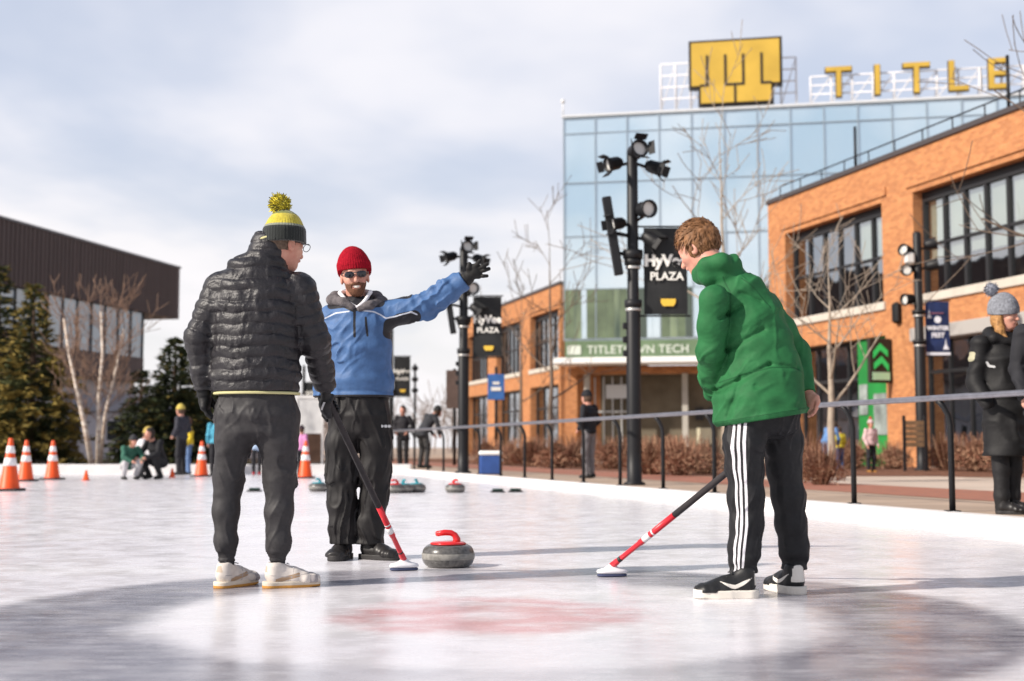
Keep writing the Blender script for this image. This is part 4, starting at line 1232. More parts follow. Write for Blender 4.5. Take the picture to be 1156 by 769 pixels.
def head_sdf(P, c, F, U=(0, 0, 1), s=1.0, neck=None):
    R = frame(F, U); q = (P-V(c)) @ R / s
    d = ell(q, (0, -.012, .032), (.075, .096, .100))
    d = smin(d, ell(q, (0, .026, -.030), (.060, .070, .088)), .03)
    d = smin(d, ell(q, (0, .058, -.098), (.030, .028, .026)), .03)
    for k in (-1, 1):
        d = smin(d, ell(q, (.036*k, .060, -.028), (.026, .025, .022)), .02)          # cheek
        d = smax(d, -ell(q, (.032*k, .098, .004), (.018, .018, .012)), .012)          # eye socket
        d = smin(d, ell(q, (.032*k, .080, .002), (.013, .012, .012)), .003)           # eyeball
        d = smin(d, ell(q, (.079*k, -.012, -.012), (.010, .021, .032)), .008)         # ear
        d = smax(d, -ell(q, (.088*k, -.006, -.010), (.008, .010, .018)), .006)
    d = smin(d, cap(q, (0, .088, .004), (0, .112, -.036), .008, .013), .014)          # nose
    d = smin(d, cap(q, (-.030, .082, .024), (.030, .082, .024), .011), .014)          # brow
    d = smin(d, cap(q, (-.020, .090, -.064), (.020, .090, -.064), .0075), .006)       # lips
    d = smax(d, -cap(q, (-.022, .101, -.066), (.022, .101, -.066), .0022), .004)
    d = d*s
    if neck is not None:
        a = V(c) + R @ V((0, -.025*s, -.06*s))
        d = smin(d, cap(P, a, neck, .056*s, .062*s), .03)
    return d
def to_head(P, c, F, U=(0, 0, 1), s=1.0): return (P-V(c)) @ frame(F, U) / s

def finger_hand(P, W_, palm, knuckles, tips, thumb, r=.0088, pr=.021, k=.008):
    """palm from wrist to four knuckles, four jointed fingers (paths) and a thumb path"""
    d = cap(P, W_, palm, pr*1.15, pr)
    for kn in knuckles: d = smin(d, cap(P, palm, kn, pr*.75, r*1.35), .018)
    d = smin(d, cap(P, knuckles[0], knuckles[-1], r*1.35), .015)
    f = None
    for kn, path, sc in zip(knuckles, tips, (1, 1.03, 1, .86)):
        pts = [kn]+list(path); rs = [r*sc*(1.12-.10*i) for i in range(len(pts))]
        c = chain(P, pts, rs, .004); f = c if f is None else np.minimum(f, c)
    d = smin(d, f, k)
    d = smin(d, chain(P, thumb, [r*1.6, r*1.25, r*1.05][:len(thumb)], .006), .012)
    return d
def grip_hand(P, W_, G, axis, side, r=.0088, hr=.016):
    """fist closed round a shaft through G along axis; side = direction from shaft towards the back of the hand"""
    W_, G = V(W_), V(G); ax = V(Vector(axis).normalized()); sd = V(Vector(side)); sd = sd-ax*(sd@ax); sd /= np.linalg.norm(sd)
    fw = np.cross(ax, sd)                      # round the shaft
    palm = G + sd*(hr+.014)
    d = cap(P, W_, palm - ax*.0, .026, .024)
    d = smin(d, cap(P, palm-ax*.032, palm+ax*.034, .020, .021), .02)
    f = None
    for i, o in enumerate((-.033, -.011, .011, .032)):
        b = G+ax*o; R_ = hr+r*.75
        pts = [b+sd*R_*1.25+fw*.006, b+fw*R_*1.15+sd*R_*.55, b+fw*R_*.8-sd*R_*.75, b-fw*R_*.4-sd*R_*1.0]
        c = chain(P, pts, [r*1.15, r*1.1, r*1.0, r*.85], .004); f = c if f is None else np.minimum(f, c)
    d = smin(d, f, .006)
    tp = [palm-ax*.030-fw*.010, G-fw*(hr+r)-ax*.045+sd*.004, G-fw*.006-sd*(hr+r)-ax*.052]
    return smin(d, chain(P, tp, [.016, .0125, .0105], .006), .012)

def make_shoe(parent, heel, d, L=.28, w=1.0, hi=.10, mats=None, fields=None, sole_m=None, sole_h=.028, lace=None):
    """shoe with upper, sole and laces; heel = point on the ground under the heel, d = toe direction"""
    d = Vector(d).normalized(); R = frame((d.x, d.y, 0)); H = V(heel)
    loc = lambda P: (P-H) @ R
    def upper(P):
        q = loc(P)
        u = cap(q, (0, .048, .062), (0, .056, hi), .038*w, .040*w)
        u = smin(u, loft(q, [((0, .05, .048), (1,0,0), (0,0,1), .040*w, .042), ((0, L*.52, .046), (1,0,0), (0,0,1), .043*w, .040), ((.004, L-.088, .036), (1,0,0), (0,0,1), .048*w, .034), ((.004, L-.050, .033), (1,0,0), (0,0,1), .046*w, .030), ((.003, L-.024, .030), (1,0,0), (0,0,1), .036*w, .026)]), .02)
        u = smin(u, cap(q, (0, L*.33, .084), (0, L*.60, .058), .026*w, .022*w), .03)
        u = smax(u, -ell(q, (0, .056, hi+.045), (.030*w, .036, .032)), .01)
        u = u + .0012*np.sin(q[:, 1]*160)*np.clip(q[:, 1]*6-.8, 0, 1)*(np.abs(q[:, 0]) < .02)
        return np.maximum(u, -(q[:, 2]-sole_h*.75))
    lo, hi_ = bounds([H, H+R @ V((0, L, hi+.05))], .10)
    fl = {k: (lambda P, f=f: f(loc(P))) for k, f in (fields or {}).items()}
    o = sdf_obj('shoe', upper, lo, hi_, .006, mats, parent, fl)
    def sole(P):
        q = loc(P); t = np.clip((q[:, 1]-.043)/(L-.094), 0, 1)
        c = q[:, :2].copy(); c[:, 1] -= .043+t*(L-.094)
        rr = (.041+.006*np.sin(t*3.14*.9+.4)-.004*(t < .45)*np.sin(t/.45*3.14))*w
        d2 = np.linalg.norm(c, axis=1)-rr
        z0 = .003*np.clip((t-.7)/.3, 0, 1)**2
        dz = np.abs(q[:, 2]-z0-sole_h/2)-sole_h/2
        return np.maximum(d2, dz)-.001
    sdf_obj('sole', sole, lo, hi_, .006, sole_m, o)
    m = MB()
    for i in range(4):
        y = L*(.40+.075*i); z = .110-.017*i+sole_h*.1
        p = [H+R @ V((x, y+abs(x)*.25, z-6*x*x*(1+i*.1))) for x in (-.026, -.012, .012, .026)]
        m.tube(p, .0032, 5)
    m.build('laces', lace or LACE, o, off=tuple(parent_root(parent).location))
    return o

def pompom(parent, c, r, mats, seed, n=700):
    rng = random.Random(seed); m = MB(); c = Vector(c)
    m.lathe([(r*.80*math.sin(a*math.pi/8), -r*.80*math.cos(a*math.pi/8)) for a in range(9)], 14, 0, Matrix.Translation(c))
    for k in range(n):
        v = Vector((rng.gauss(0,1), rng.gauss(0,1), rng.gauss(0,1))).normalized(); u = v.orthogonal().normalized(); u = Matrix.Rotation(rng.uniform(0, 6.28), 3, v) @ u
        w = Vector((rng.gauss(0,1), rng.gauss(0,1), rng.gauss(0,1)))*.25
        b = c+v*r*.66; e = c+(v+w*.45)*r*rng.uniform(.86, 1.0); h = u*r*.06
        m.add([b-h, b+h, e+h*.7, e-h*.7], [(0,1,2,3)], rng.randrange(len(mats)))
    return m.build('pompom', mats, parent, off=tuple(parent_root(parent).location))

def make_broom(label, foot, grip, mid_f, L, head_dir):
    """curling broom: white pad head, red lower shaft, dark upper shaft"""
    foot, grip = Vector(foot), Vector(grip); ax = (grip-foot).normalized()
    root = thing('curling_broom', label, 'curling broom', (foot.x, foot.y, 0), 0, 'curling brooms in use')
    F0 = Vector((0, 0, .055)); P = lambda f: F0+ax*L*f
    m = MB(); m.tube([P(mid_f), P(mid_f+.002), P(.995), P(1.0)], [.0135, .0165, .0165, .012], 14); m.build('handle', mat('broom_grip', (.035, .030, .032), rough=.6, noise=(40, .3)), root)
    RED = mat('broom_red', (.62, .022, .035), rough=.32, coat=.3)
    m = MB(); m.tube([P(0), P(.03), P(.05), P(mid_f*.45), P(mid_f*.46), P(mid_f*.999)], [.017, .017, .0135, .0135, .0165, .0165], 14); m.build('shaft', RED, root)
    m = MB(); m.tube([P(mid_f*.52), P(mid_f*.62)], .0169, 14); m.tube([P(mid_f*.66), P(mid_f*.68)], .0169, 14); m.build('shaft_mark', mat('broom_white', (.75, .74, .74), rough=.4), root)
    m = MB(); m.tube([P(mid_f*.07), P(mid_f*.16)], .0142, 14); m.build('joint', mat('broom_joint', (.03, .03, .03), rough=.5), root)
    yaw = math.atan2(head_dir[1], head_dir[0]); R = Matrix.Rotation(yaw, 4, 'Z')
    m = MB(); n = 28
    def oval(a, b, z): return [R @ Vector((a*math.copysign(abs(math.cos(2*math.pi*k/n))**.75, math.cos(2*math.pi*k/n)), b*math.copysign(abs(math.sin(2*math.pi*k/n))**.75, math.sin(2*math.pi*k/n)), z)) for k in range(n)]
    rings = [oval(.068, .030, .016), oval(.078, .036, .019), oval(.080, .038, .027), oval(.074, .034, .036), oval(.040, .022, .044), oval(.022, .018, .056), oval(.014, .014, .062)]
    vs = [v for r_ in rings for v in r_]; fs = [tuple(range(n-1, -1, -1))]
    for i in range(len(rings)-1):
        for k in range(n): j = (k+1) % n; fs.append((i*n+k, i*n+j, (i+1)*n+j, (i+1)*n+k))
    fs.append(tuple((len(rings)-1)*n+k for k in range(n)))
    m.add(vs, fs, 0, True); h = m.build('broom_head', mat('broom_head', (.74, .73, .76), rough=.4), root)
    m = MB(); rings = [oval(.066, .030, .001), oval(.076, .037, .003), oval(.077, .0375, .012), oval(.068, .030, .0158)]
    vs = [v for r_ in rings for v in r_]; fs = [tuple(range(n-1, -1, -1))]
    for i in range(3):
        for k in range(n): j = (k+1) % n; fs.append((i*n+k, i*n+j, (i+1)*n+j, (i+1)*n+k))
    m.add(vs, fs, 0, True); m.build('pad', mat('broom_pad', (.05, .06, .12), rough=.85), h)
    return root

X1, Y1_, Z1 = (1, 0, 0), (0, 1, 0), (0, 0, 1)
# ------------------------------------------------------------------ man in the quilted jacket (seen from behind)
Y0 = 6.35
PP = lambda px, py, dy=0.0: V(at(px, py, Y0+dy))
m1 = thing('person', 'man seen from behind in a dark quilted jacket and yellow black bobble hat', 'person', (at(290, 500, Y0).x, Y0, 0))
head_c, head_F = PP(320, 276, .02), (.66, .74, -.12)
FOOT1 = V((at(457, HORIZON, 7.22).x, 7.22, .055)); G1 = PP(374, 459, .26)
SL = dict(S=PP(249, 327, .0), E=PP(224, 380, -.03), W=PP(230, 440, .02)); SR = dict(S=PP(338, 327, .0), E=PP(355, 384, .04), W=PP(367.5, 438, .20))
LEGS = [[PP(265, 470), PP(264, 497, -.01), PP(258, 540, .02), PP(255, 577, .01), PP(255, 612), PP(256.5, 636)],
        [PP(314, 470), PP(314, 497, -.01), PP(316.5, 540, .02), PP(315, 577, .01), PP(314.5, 612), PP(314, 636)]]
def m1_body(P):
    d = head_sdf(P, head_c, head_F, neck=PP(308, 300, .0))
    d = smin(d, loft(P, [(PP(290, 470), X1, Y1_, .15, .10), (PP(290, 400), X1, Y1_, .15, .10), (PP(291, 330), X1, Y1_, .165, .11), (PP(298, 306), X1, Y1_, .10, .08)]), .04)
    for A in (SL, SR): d = smin(d, chain(P, [A['S'], A['E'], A['W']], [.045, .038, .027]), .03)
    for l in LEGS: d = smin(d, chain(P, l, [.075, .07, .05, .042, .030, .026]), .03)
    return d
m1b = sdf_obj('body', m1_body, *bounds([PP(215, 235), PP(385, 645), PP(300, 400, .35), PP(300, 400, -.2)], .08), .0075, SKIN, m1)
quilt = lambda s, pitch: (np.sqrt(np.abs(np.sin(np.pi*s/pitch)))-.62)
def m1_jacket(P):
    h = P[:, 2]
    wig = .004*np.sin(P[:, 0]*19+1)+.003*np.sin(P[:, 0]*47) + .010*(vnoise(P*8)-.5)
    t = loft(P, [(PP(289.5, 443), X1, Y1_, .204, .145), (PP(288.5, 425), X1, Y1_, .208, .150), (PP(288, 385), X1, Y1_, .203, .150), (PP(288.5, 350), X1, Y1_, .212, .152), (PP(291, 326), X1, Y1_, .203, .138), (PP(295, 308), X1, Y1_, .155, .112), (PP(301, 295, .0), X1, Y1_, .098, .098)], .03)
    col = loft(P, [(PP(301, 298, .0), (.95, 0, .2), Y1_, .098, .095), (PP(304, 281, .01), (.95, 0, .25), Y1_, .088, .088), (PP(306, 270, .01), (.95, 0, .3), Y1_, .083, .083)], .015)
    col = np.maximum(col, -loft(P, [(PP(304, 290, .01), (.95, 0, .2), Y1_, .066, .066), (PP(308, 255, .01), (.95, 0, .2), Y1_, .068, .068)]))
    t = t - .0095*quilt(h+wig, .054)
    col = col - .007*quilt(h+wig, .040)
    d = smin(t, col, .018)
    for A, rs in ((SL, (.080, .062, .050, .048)), (SR, (.080, .068, .054, .050))):
        pts = [A['S'], A['E'], A['E']*.35+A['W']*.65, A['W']]
        s = arclen(P, [A['S'], A['E'], A['W']])
        a = chain(P, pts, rs, .03) - .0075*quilt(s+.02+wig, .050)
        n = A['W']-A['E']
        a = np.maximum(a, plane(P, A['W'], n))
        d = smin(d, a, .028)
    d = d + folds(P, (7, 7, 9), .006, 3.1) + folds(P, (26, 26, 34), .0030, 5.0) + dfolds(P, (.2, 0, 1), 9, 34, .0035, 2.2)
    return smax(d, -(h-PP(290, 443)[2]), .008)
PUF = mat('quilted_nylon', (.017, .015, .018), rough=.45, noise=(14, .35), bump=(110, .5, .005), spec=.42)
sdf_obj('jacket', m1_jacket, *bounds([PP(212, 262), PP(380, 446), PP(300, 400, .32), PP(300, 400, -.22)], .06), .0065, PUF, m1)
m = MB()                                                   # pale lining edge below the hem and at the collar
def ringpts(c, a, b, n=40, tilt=0.0, a0=0, a1=2*math.pi): return [Vector(c)+Vector((a*math.cos(a0+(a1-a0)*k/n), b*math.sin(a0+(a1-a0)*k/n), tilt*math.cos(a0+(a1-a0)*k/n))) for k in range(n+1)]
m.tube(ringpts(PP(290, 444.5), .200, .141), .0075, 6); m.build('lining_hem', mat('lime_lining', (.50, .47, .24), rough=.7), m1, off=m1.location)
m = MB(); m.tube(ringpts(PP(305, 270.5, .01), .079, .080, tilt=.020, a0=.6, a1=5.6), .0075, 6); m.build('collar_lining', mat('lime_lining', ()), m1, off=m1.location)
def legs_sdf(P, legs, rs, hip, hem=None, fold=.012, seed=0.0, kk=.04, fsc=(7, 7, 15), dd=(.5, 0, .85)):
    d = None
    for l, r in zip(legs, rs):
        c = chain(P, l, r, .03); d = c if d is None else smin(d, c, .012)
    d = smin(d, loft(P, hip), kk)
    d = d + folds(P, fsc, fold*.28, seed) + dfolds(P, dd, 7, 26, fold*.85, seed+4) + dfolds(P, (-.35, .1, 1), 6, 22, fold*.6, seed+9)
    if hem is not None: d = smax(d, -(P[:, 2]-hem), .006)
    return d
r1 = [.090, .081, .069, .059, .048, .043]
def m1_trousers(P):
    d = legs_sdf(P, LEGS, [r1, [r+.004 for r in r1]], [(PP(290, 440), X1, Y1_, .172, .125), (PP(290, 470), X1, Y1_, .180, .132), (PP(290, 486), X1, Y1_, .170, .122)], None, .015, 1.7)
    z = P[:, 2]; zc = PP(0, 622)[2]
    d = d + .012*np.clip((zc-z)/.03, 0, 1)                  # elastic cuff
    d = d + .0012*np.sin(z*700)*(z < zc)
    return smax(smax(d, -(z-PP(0, 634)[2]), .004), z-PP(0, 441)[2], .004)
TRO = mat('charcoal_trousers', (.032, .030, .032), rough=.6, noise=(50, .25), bump=(160, .3, .0015))
sdf_obj('trousers', m1_trousers, *bounds([PP(236, 438), PP(340, 640), PP(290, 400, .17), PP(290, 400, -.17)], .04), .0065, TRO, m1)
OFFW = mat('offwhite_upper', (.66, .60, .55), rough=.6, noise=(30, .2), bump=(150, .3, .001), layers=[('tan', .0, 9, (.36, .24, .15)), ('grey', 0, 9, (.33, .30, .30)), ('tab', 0, 9, (.45, .36, .28)), ('line', 0, 9, (.34, .31, .30))])
GUM = mat('gum_sole', (.66, .58, .48), rough=.6, noise=(8, .2), layers=[('gum', 0, 9, (.50, .24, .05))])
sf = dict(tan=lambda q: .010-np.abs(q[:, 2]-.045-.25*(q[:, 1]-.10))-np.where((q[:, 1] > .05) & (q[:, 1] < .17), 0, 1), tab=lambda q: np.where((q[:, 1] < .018) & (q[:, 2] > .075), .01, -.01), line=lambda q: .0022-np.minimum(np.abs(q[:, 1]-.13-.3*(q[:, 2]-.05)), np.abs(q[:, 2]-.052-.12*np.abs(q[:, 1]-.1))), grey=lambda q: .02-np.abs(q[:, 1]-.235)-.2*(q[:, 2] > .06))
for h, dd in ((V((PP(256.5, 500)[0]-.026, Y0-.058, 0)), (.50, .87, 0)), (V((PP(314, 500)[0]-.058, Y0-.035, 0)), (.93, .36, 0))):
    sh = make_shoe(m1, h, dd, .285, 1.0, .094, OFFW, sf, GUM, .030, mat('white_lace', (.70, .67, .66), rough=.8))
    me = [c for c in children_of(sh) if c.name.startswith('sole')][0].data
    co = np.empty(len(me.vertices)*3, np.float32); me.vertices.foreach_get('co', co); a = me.attributes.new('gum', 'FLOAT', 'POINT'); a.data.foreach_set('value', .013-co.reshape(-1, 3)[:, 2])
# socks
SOCK = mat('dark_sock', (.03, .03, .035), rough=.9, bump=(200, .4, .001))
for l in LEGS:
    m = MB(); m.tube([l[-1]+V((0, .0, -.05)), l[-1]+V((0, 0, .02))], .034, 12); m.build('sock', SOCK, m1, off=m1.location)
# hat
hc = PP(321, 268, .01)
def hat_sdf(P, c, r, band_z, low, R=None, fold=.004):
    q = P-V(c)
    if R is not None: q = q @ R
    d = ell(q, (0, 0, 0), r)
    d = smin(d, loft(q, [((0, 0, low), X1, Y1_, r[0]*1.03, r[1]*1.03), ((0, 0, band_z), X1, Y1_, r[0]*1.035, r[1]*1.035)]), .012)
    d = np.maximum(d, low-q[:, 2])
    d = np.maximum(d, -ell(q, (0, 0, low-.02), (r[0]*.86, r[1]*.86, .07)))
    ang = np.arctan2(q[:, 1], q[:, 0])
    d = d + .0016*np.sin(ang*46)*np.clip(1-(q[:, 2]/r[2])**4, 0, 1) + fold*(vnoise(P*13)-.5)
    return d
KN = mat('hat_yellow', (.52, .43, .035), rough=.95, noise=(60, .3), bump=(140, .6, .003), sheen=.3,
         layers=[('band', .0, 9, (.014, .017, .016)), ('line', 0, 9, (.20, .21, .16)), ('crown', 0, 9, (.12, .14, .02))])
zb = PP(0, 257)[2]-hc[2]
hat1 = sdf_obj('hat', lambda P: hat_sdf(P, hc, (.100, .108, .135), .03, -.028), *bounds([hc], .17), .006, KN, m1,
    dict(band=lambda P: zb-(P[:, 2]-hc[2]), line=lambda P: .0055-np.abs(P[:, 2]-hc[2]-zb-.004), crown=lambda P: P[:, 2]-hc[2]-.108))
pompom(hat1, PP(316, 231, .01), .054, [mat('wool_yellow', (.66, .56, .06), rough=1), mat('wool_yellow', ()), mat('wool_olive', (.42, .38, .05), rough=1), mat('wool_dark', (.10, .10, .05), rough=1)], 4, 1500)
# short hair under the hat and spectacles
HAIRG = mat('short_hair', (.16, .11, .08), rough=.8, noise=(90, .5), bump=(200, .6, .002))
def m1_hair(P):
    q = to_head(P, head_c, head_F)
    d = ell(q, (0, -.016, .02), (.079, .096, .10)) + .003*(vnoise(P*80)-.5)
    return np.maximum(np.maximum(d, q[:, 1]-.020), np.maximum(-.045-q[:, 2]+.25*(q[:, 1] < -1), q[:, 2]-.06))
sdf_obj('hair', m1_hair, *bounds([head_c], .14), .006, HAIRG, m1)
Rh = frame(head_F); hp = lambda x, y, z: head_c + Rh @ V((x, y, z))
GLF = mat('glasses_frame', (.03, .03, .035), rough=.3)
m = MB()
for s in (-1, 1):
    m.tube([hp(.076*s, -.01, .004), hp(.077*s, .05, .012), hp(.070*s, .100, .012)], .0022, 5)
    m.tube([hp(.040*s+.026*math.cos(a), .112, .004+.019*math.sin(a)) for a in np.linspace(0, 6.283, 18)], .0018, 5)
m.tube([hp(-.014, .114, .008), hp(.014, .114, .008)], .0018, 5)
m.build('spectacles', GLF, m1, off=m1.location)
ax1 = G1-FOOT1; gu = ax1/np.linalg.norm(ax1)
m1g = lambda P: grip_hand(P, SR['W'], G1, -gu, (-.75, -.6, .1), .0098, .0165)
GLV = mat('glove_white_mark', (.014, .014, .016), rough=.5, noise=(30, .4), bump=(70, .4, .002), layers=[('mark', 0, 9, (.55, .55, .56))])
ms = G1+V((-.035, -.06, .0))
sdf_obj('glove', m1g, *bounds([SR['W'], G1], .10), .0042, GLV, m1, dict(mark=lambda P: .0045-np.abs((P[:, 0]-ms[0])*.8-(P[:, 2]-G1[2])*.35+.0)-np.where((np.abs(P[:, 2]-G1[2]) < .020), 0, 1)))
wl = SL['W']
def m1g2(P):
    dn = V((.10, .05, -1)); dn /= np.linalg.norm(dn)
    pal = wl+dn*.055; kn = [wl+dn*.085+V((.0, y, 0)) for y in (.032, .011, -.011, -.030)]
    tips = [[k+dn*.034+V((.012, 0, 0)), k+dn*.052+V((.030, 0, .0))] for k in kn]
    return np.minimum(finger_hand(P, wl+dn*-.02, pal, kn, tips, [wl+dn*.03+V((.01, .03, 0)), wl+dn*.065+V((.03, .045, 0)), wl+dn*.09+V((.04, .04, 0))], .0105, .026), cap(P, wl-dn*.04, wl+dn*.02, .036, .034))
sdf_obj('glove', m1g2, *bounds([wl], .19), .0045, GLOVE, m1)
make_broom('curling broom held by the man in the quilted jacket, tip beside the red handled stone', FOOT1, G1, .335, 1.16, (.95, .3))

# ------------------------------------------------------------------ waving man in the blue jacket
Y0 = 7.95
m2 = thing('person', 'waving man in a blue jacket with red beanie, sunglasses and raised black glove', 'person', (at(405, 500, Y0).x, Y0, 0))
hc2 = PP(400.5, 312, -.02); F2 = (.16, -.98, -.03); U2 = (-.10, 0, 1)
BL = dict(S=PP(432, 356, .0), E=PP(481, 346, -.05), W=PP(524, 316.5, -.10)); BR = dict(S=PP(374, 358, .0), E=PP(364, 402, .06), W=PP(365, 446, .06))
LEG2 = [[PP(391, 478), PP(386, 500), PP(386, 535), PP(387, 567), PP(387.5, 595), PP(389, 616)], [PP(423, 478), PP(423.5, 500), PP(423.5, 530), PP(422, 562), PP(418.5, 592), PP(417, 614)]]
def m2_body(P):
    d = head_sdf(P, hc2, F2, U2, 1.0, neck=PP(402, 345, .02))
    d = smin(d, loft(P, [(PP(408, 470), X1, Y1_, .145, .10), (PP(407, 400), X1, Y1_, .15, .10), (PP(403, 362), X1, Y1_, .16, .11), (PP(402, 345), X1, Y1_, .09, .08)]), .04)
    for A in (BL, BR): d = smin(d, chain(P, [A['S'], A['E'], A['W']], [.043, .038, .027]), .03)
    for l in LEG2: d = smin(d, chain(P, l, [.07, .065, .05, .045, .036, .034]), .03)
    return d
sdf_obj('body', m2_body, *bounds([PP(360, 285), PP(535, 622), PP(400, 400, .2), PP(400, 400, -.22)], .07), .006, SKIN, m2)
def m2_jacket(P):
    t = loft(P, [(PP(407, 450), X1, Y1_, .184, .135), (PP(406.5, 430), X1, Y1_, .190, .142), (PP(405, 395), X1, Y1_, .193, .145), (PP(403, 370), X1, Y1_, .200, .142), (PP(402.5, 352), X1, Y1_, .165, .115), (PP(402, 342), X1, Y1_, .105, .09)], .03)
    a = chain(P, [BL['S'], BL['E']*.5+BL['S']*.5, BL['E'], BL['E']*.45+BL['W']*.55, BL['W']], [.086, .074, .068, .066, .056], .02)
    s = arclen(P, [BL['S'], BL['E'], BL['W']])
    a = a + .006*np.sin(s*75+5*vnoise(P*14))*np.clip((s-.12)*6, 0, 1)*np.clip((.56-s)*9, 0, 1)
    a = np.maximum(a, plane(P, BL['W'], BL['W']-BL['E']))
    b = chain(P, [BR['S'], BR['E'], BR['W']], [.080, .062, .052], .02); b = np.maximum(b, plane(P, BR['W'], BR['W']-BR['E']))
    d = smin(smin(t, a, .045), b, .03)
    d = d + folds(P, (6, 6, 8), .008, 9.2) + dfolds(P, (.75, 0, .65), 6, 20, .017, 1.0) + dfolds(P, (.2, 0, 1), 6, 18, .012, 5.0)
    z = P[:, 2]; zh = PP(0, 449)[2]
    d = d + .006*np.exp(-((z-zh-.035)/.012)**2)
    return smax(d, -(z-zh), .006)
def seg_d(P, a, b): return cap(P[:, [0, 2]]*1.0 if False else np.stack([P[:, 0], P[:, 0]*0, P[:, 2]], 1), (a[0], 0, a[2]), (b[0], 0, b[2]), 0.0)
def poly_d(P, pts):
    d = None
    for a, b in zip(pts[:-1], pts[1:]):
        c = seg_d(P, a, b); d = c if d is None else np.minimum(d, c)
    return d
front = lambda P: P[:, 1] < Y0-.0
def f_black(P):
    yoke = .030-poly_d(P, [PP(376, 345), PP(392, 344), PP(402, 349), PP(412, 345), PP(430, 343)])
    top = .022-poly_d(P, [PP(430, 337), PP(446, 334.5), PP(462, 335)])
    ua = .034-poly_d(P, [PP(440, 377), PP(441, 368), PP(452, 362.5), PP(470, 359)])
    zip_ = .0075-poly_d(P, [PP(403, 352), PP(403.5, 382)]) - np.where(front(P), 0, 1)
    pk = .0065-poly_d(P, [PP(415.5, 361), PP(417.5, 381)]) - np.where(front(P), 0, 1)
    hem = PP(0, 446.5)[2]-P[:, 2]
    nk = np.minimum(P[:, 2]-PP(0, 348)[2], .10-np.abs(P[:, 0]-PP(402, 348)[0])); hem = np.maximum(hem, nk)
    return np.maximum.reduce([yoke, top, ua, zip_, pk, hem])
def f_white(P):
    a = .0042-poly_d(P, [PP(369, 361), PP(381, 355.5), PP(397, 354)])
    b = .0042-poly_d(P, [PP(411, 353), PP(424, 354), PP(431, 357), PP(437, 361), PP(448, 359), PP(466, 354.5), PP(472, 357)])
    return np.maximum(a, b) - np.where(front(P), 0, 1)
BLUE = mat('blue_shell', (.060, .135, .30), rough=.6, noise=(22, .22), bump=(70, .4, .004),
           layers=[('black', 0, 9, (.016, .016, .020)), ('white', 0, 9, (.52, .55, .62))])
sdf_obj('jacket', m2_jacket, *bounds([PP(358, 335), PP(532, 452), PP(532, 306), PP(400, 400, .19), PP(400, 400, -.24)], .05), .0058, BLUE, m2, dict(black=f_black, white=f_white))
COLG = mat('grey_fleece', (.14, .125, .13), rough=.95, noise=(40, .45), bump=(120, .8, .004))
def m2_collar(P):
    pts = [PP(398, 347, -.115), PP(388, 341, -.10), PP(376, 339, -.02), PP(379, 336, .07), PP(402, 331, .115), PP(425, 336, .08), PP(431, 341, -.01), PP(417, 345, -.10), PP(406, 349, -.115)]
    return chain(P, pts, [.018, .026, .036, .036, .036, .036, .034, .026, .018], .02)+.006*(vnoise(P*40)-.5)
sdf_obj('collar', m2_collar, *bounds([PP(370, 325), PP(436, 352), PP(400, 340, .14), PP(400, 340, -.14)], .05), .006, COLG, m2)
INW = mat('white_liner', (.70, .68, .70), rough=.9, bump=(90, .4, .002))
def m2_liner(P):
    pts = [PP(402.5, 347, -.112), PP(392, 341, -.10), PP(384, 331, -.045), PP(386, 330, .03), PP(402, 330, .08), PP(418, 330, .03), PP(418, 330, -.055), PP(412, 340, -.10), PP(403.5, 347, -.112)]
    return chain(P, pts, [.009, .011, .012, .012, .012, .012, .012, .011, .009], .01)
sdf_obj('collar_liner', m2_liner, *bounds([PP(378, 322), PP(424, 354), PP(400, 340, .1), PP(400, 340, -.14)], .04), .005, INW, m2)
def m2_trousers(P):
    rr = [.098, .096, .088, .080, .077, .077]
    d = legs_sdf(P, LEG2, [rr, rr], [(PP(408, 445), X1, Y1_, .155, .115), (PP(408, 470), X1, Y1_, .172, .125), (PP(408, 486), X1, Y1_, .160, .115)], None, .016, 6.2, .03, (6.5, 6.5, 5), (.12, 0, 1))
    zb_ = PP(0, 614)[2]
    d = d + .004*np.sin(P[:, 2]*85+6*vnoise(P*7))*np.clip((zb_+.10-P[:, 2])/.1, 0, 1)
    return smax(smax(d, -(P[:, 2]-zb_), .005), P[:, 2]-PP(0, 446)[2], .004)
BTR = mat('black_trousers', (.010, .0085, .009), rough=.6, noise=(30, .3), bump=(90, .3, .002), layers=[('mark', 0, 9, (.6, .6, .6))])
mk0, mk1 = PP(432.5, 481.5), PP(444, 481.5)
sdf_obj('trousers', m2_trousers, *bounds([PP(368, 444), PP(450, 612), PP(400, 400, .16), PP(400, 400, -.16)], .05), .006, BTR, m2, dict(mark=lambda P: .0085-seg_d(P, mk0, mk1)-np.where(front(P), 0, 1)-.006*(np.sin(P[:, 0]*330) > .55)))
BSH = mat('black_leather', (.022, .020, .020), rough=.4, noise=(20, .3), bump=(60, .3, .002)); BSO = mat('black_sole', (.03, .028, .028), rough=.6)
DKL = mat('dark_lace', (.06, .06, .06), rough=.8)
make_shoe(m2, V((PP(389.5, 500)[0]+.0, Y0+.10, 0)), (-.12, -.99, 0), .29, 1.22, .10, BSH, None, BSO, .030, DKL)
make_shoe(m2, V((PP(409.5, 500)[0]-.01, Y0+.03, 0)), (.86, -.50, 0), .285, 1.10, .10, BSH, None, BSO, .030, DKL)
RKN = mat('hat_red', (.33, .008, .020), rough=.95, noise=(70, .3), bump=(120, .7, .004), spec=.1)
R2 = frame(F2, U2); hh2 = hc2 + R2 @ V((0, -.01, .058))
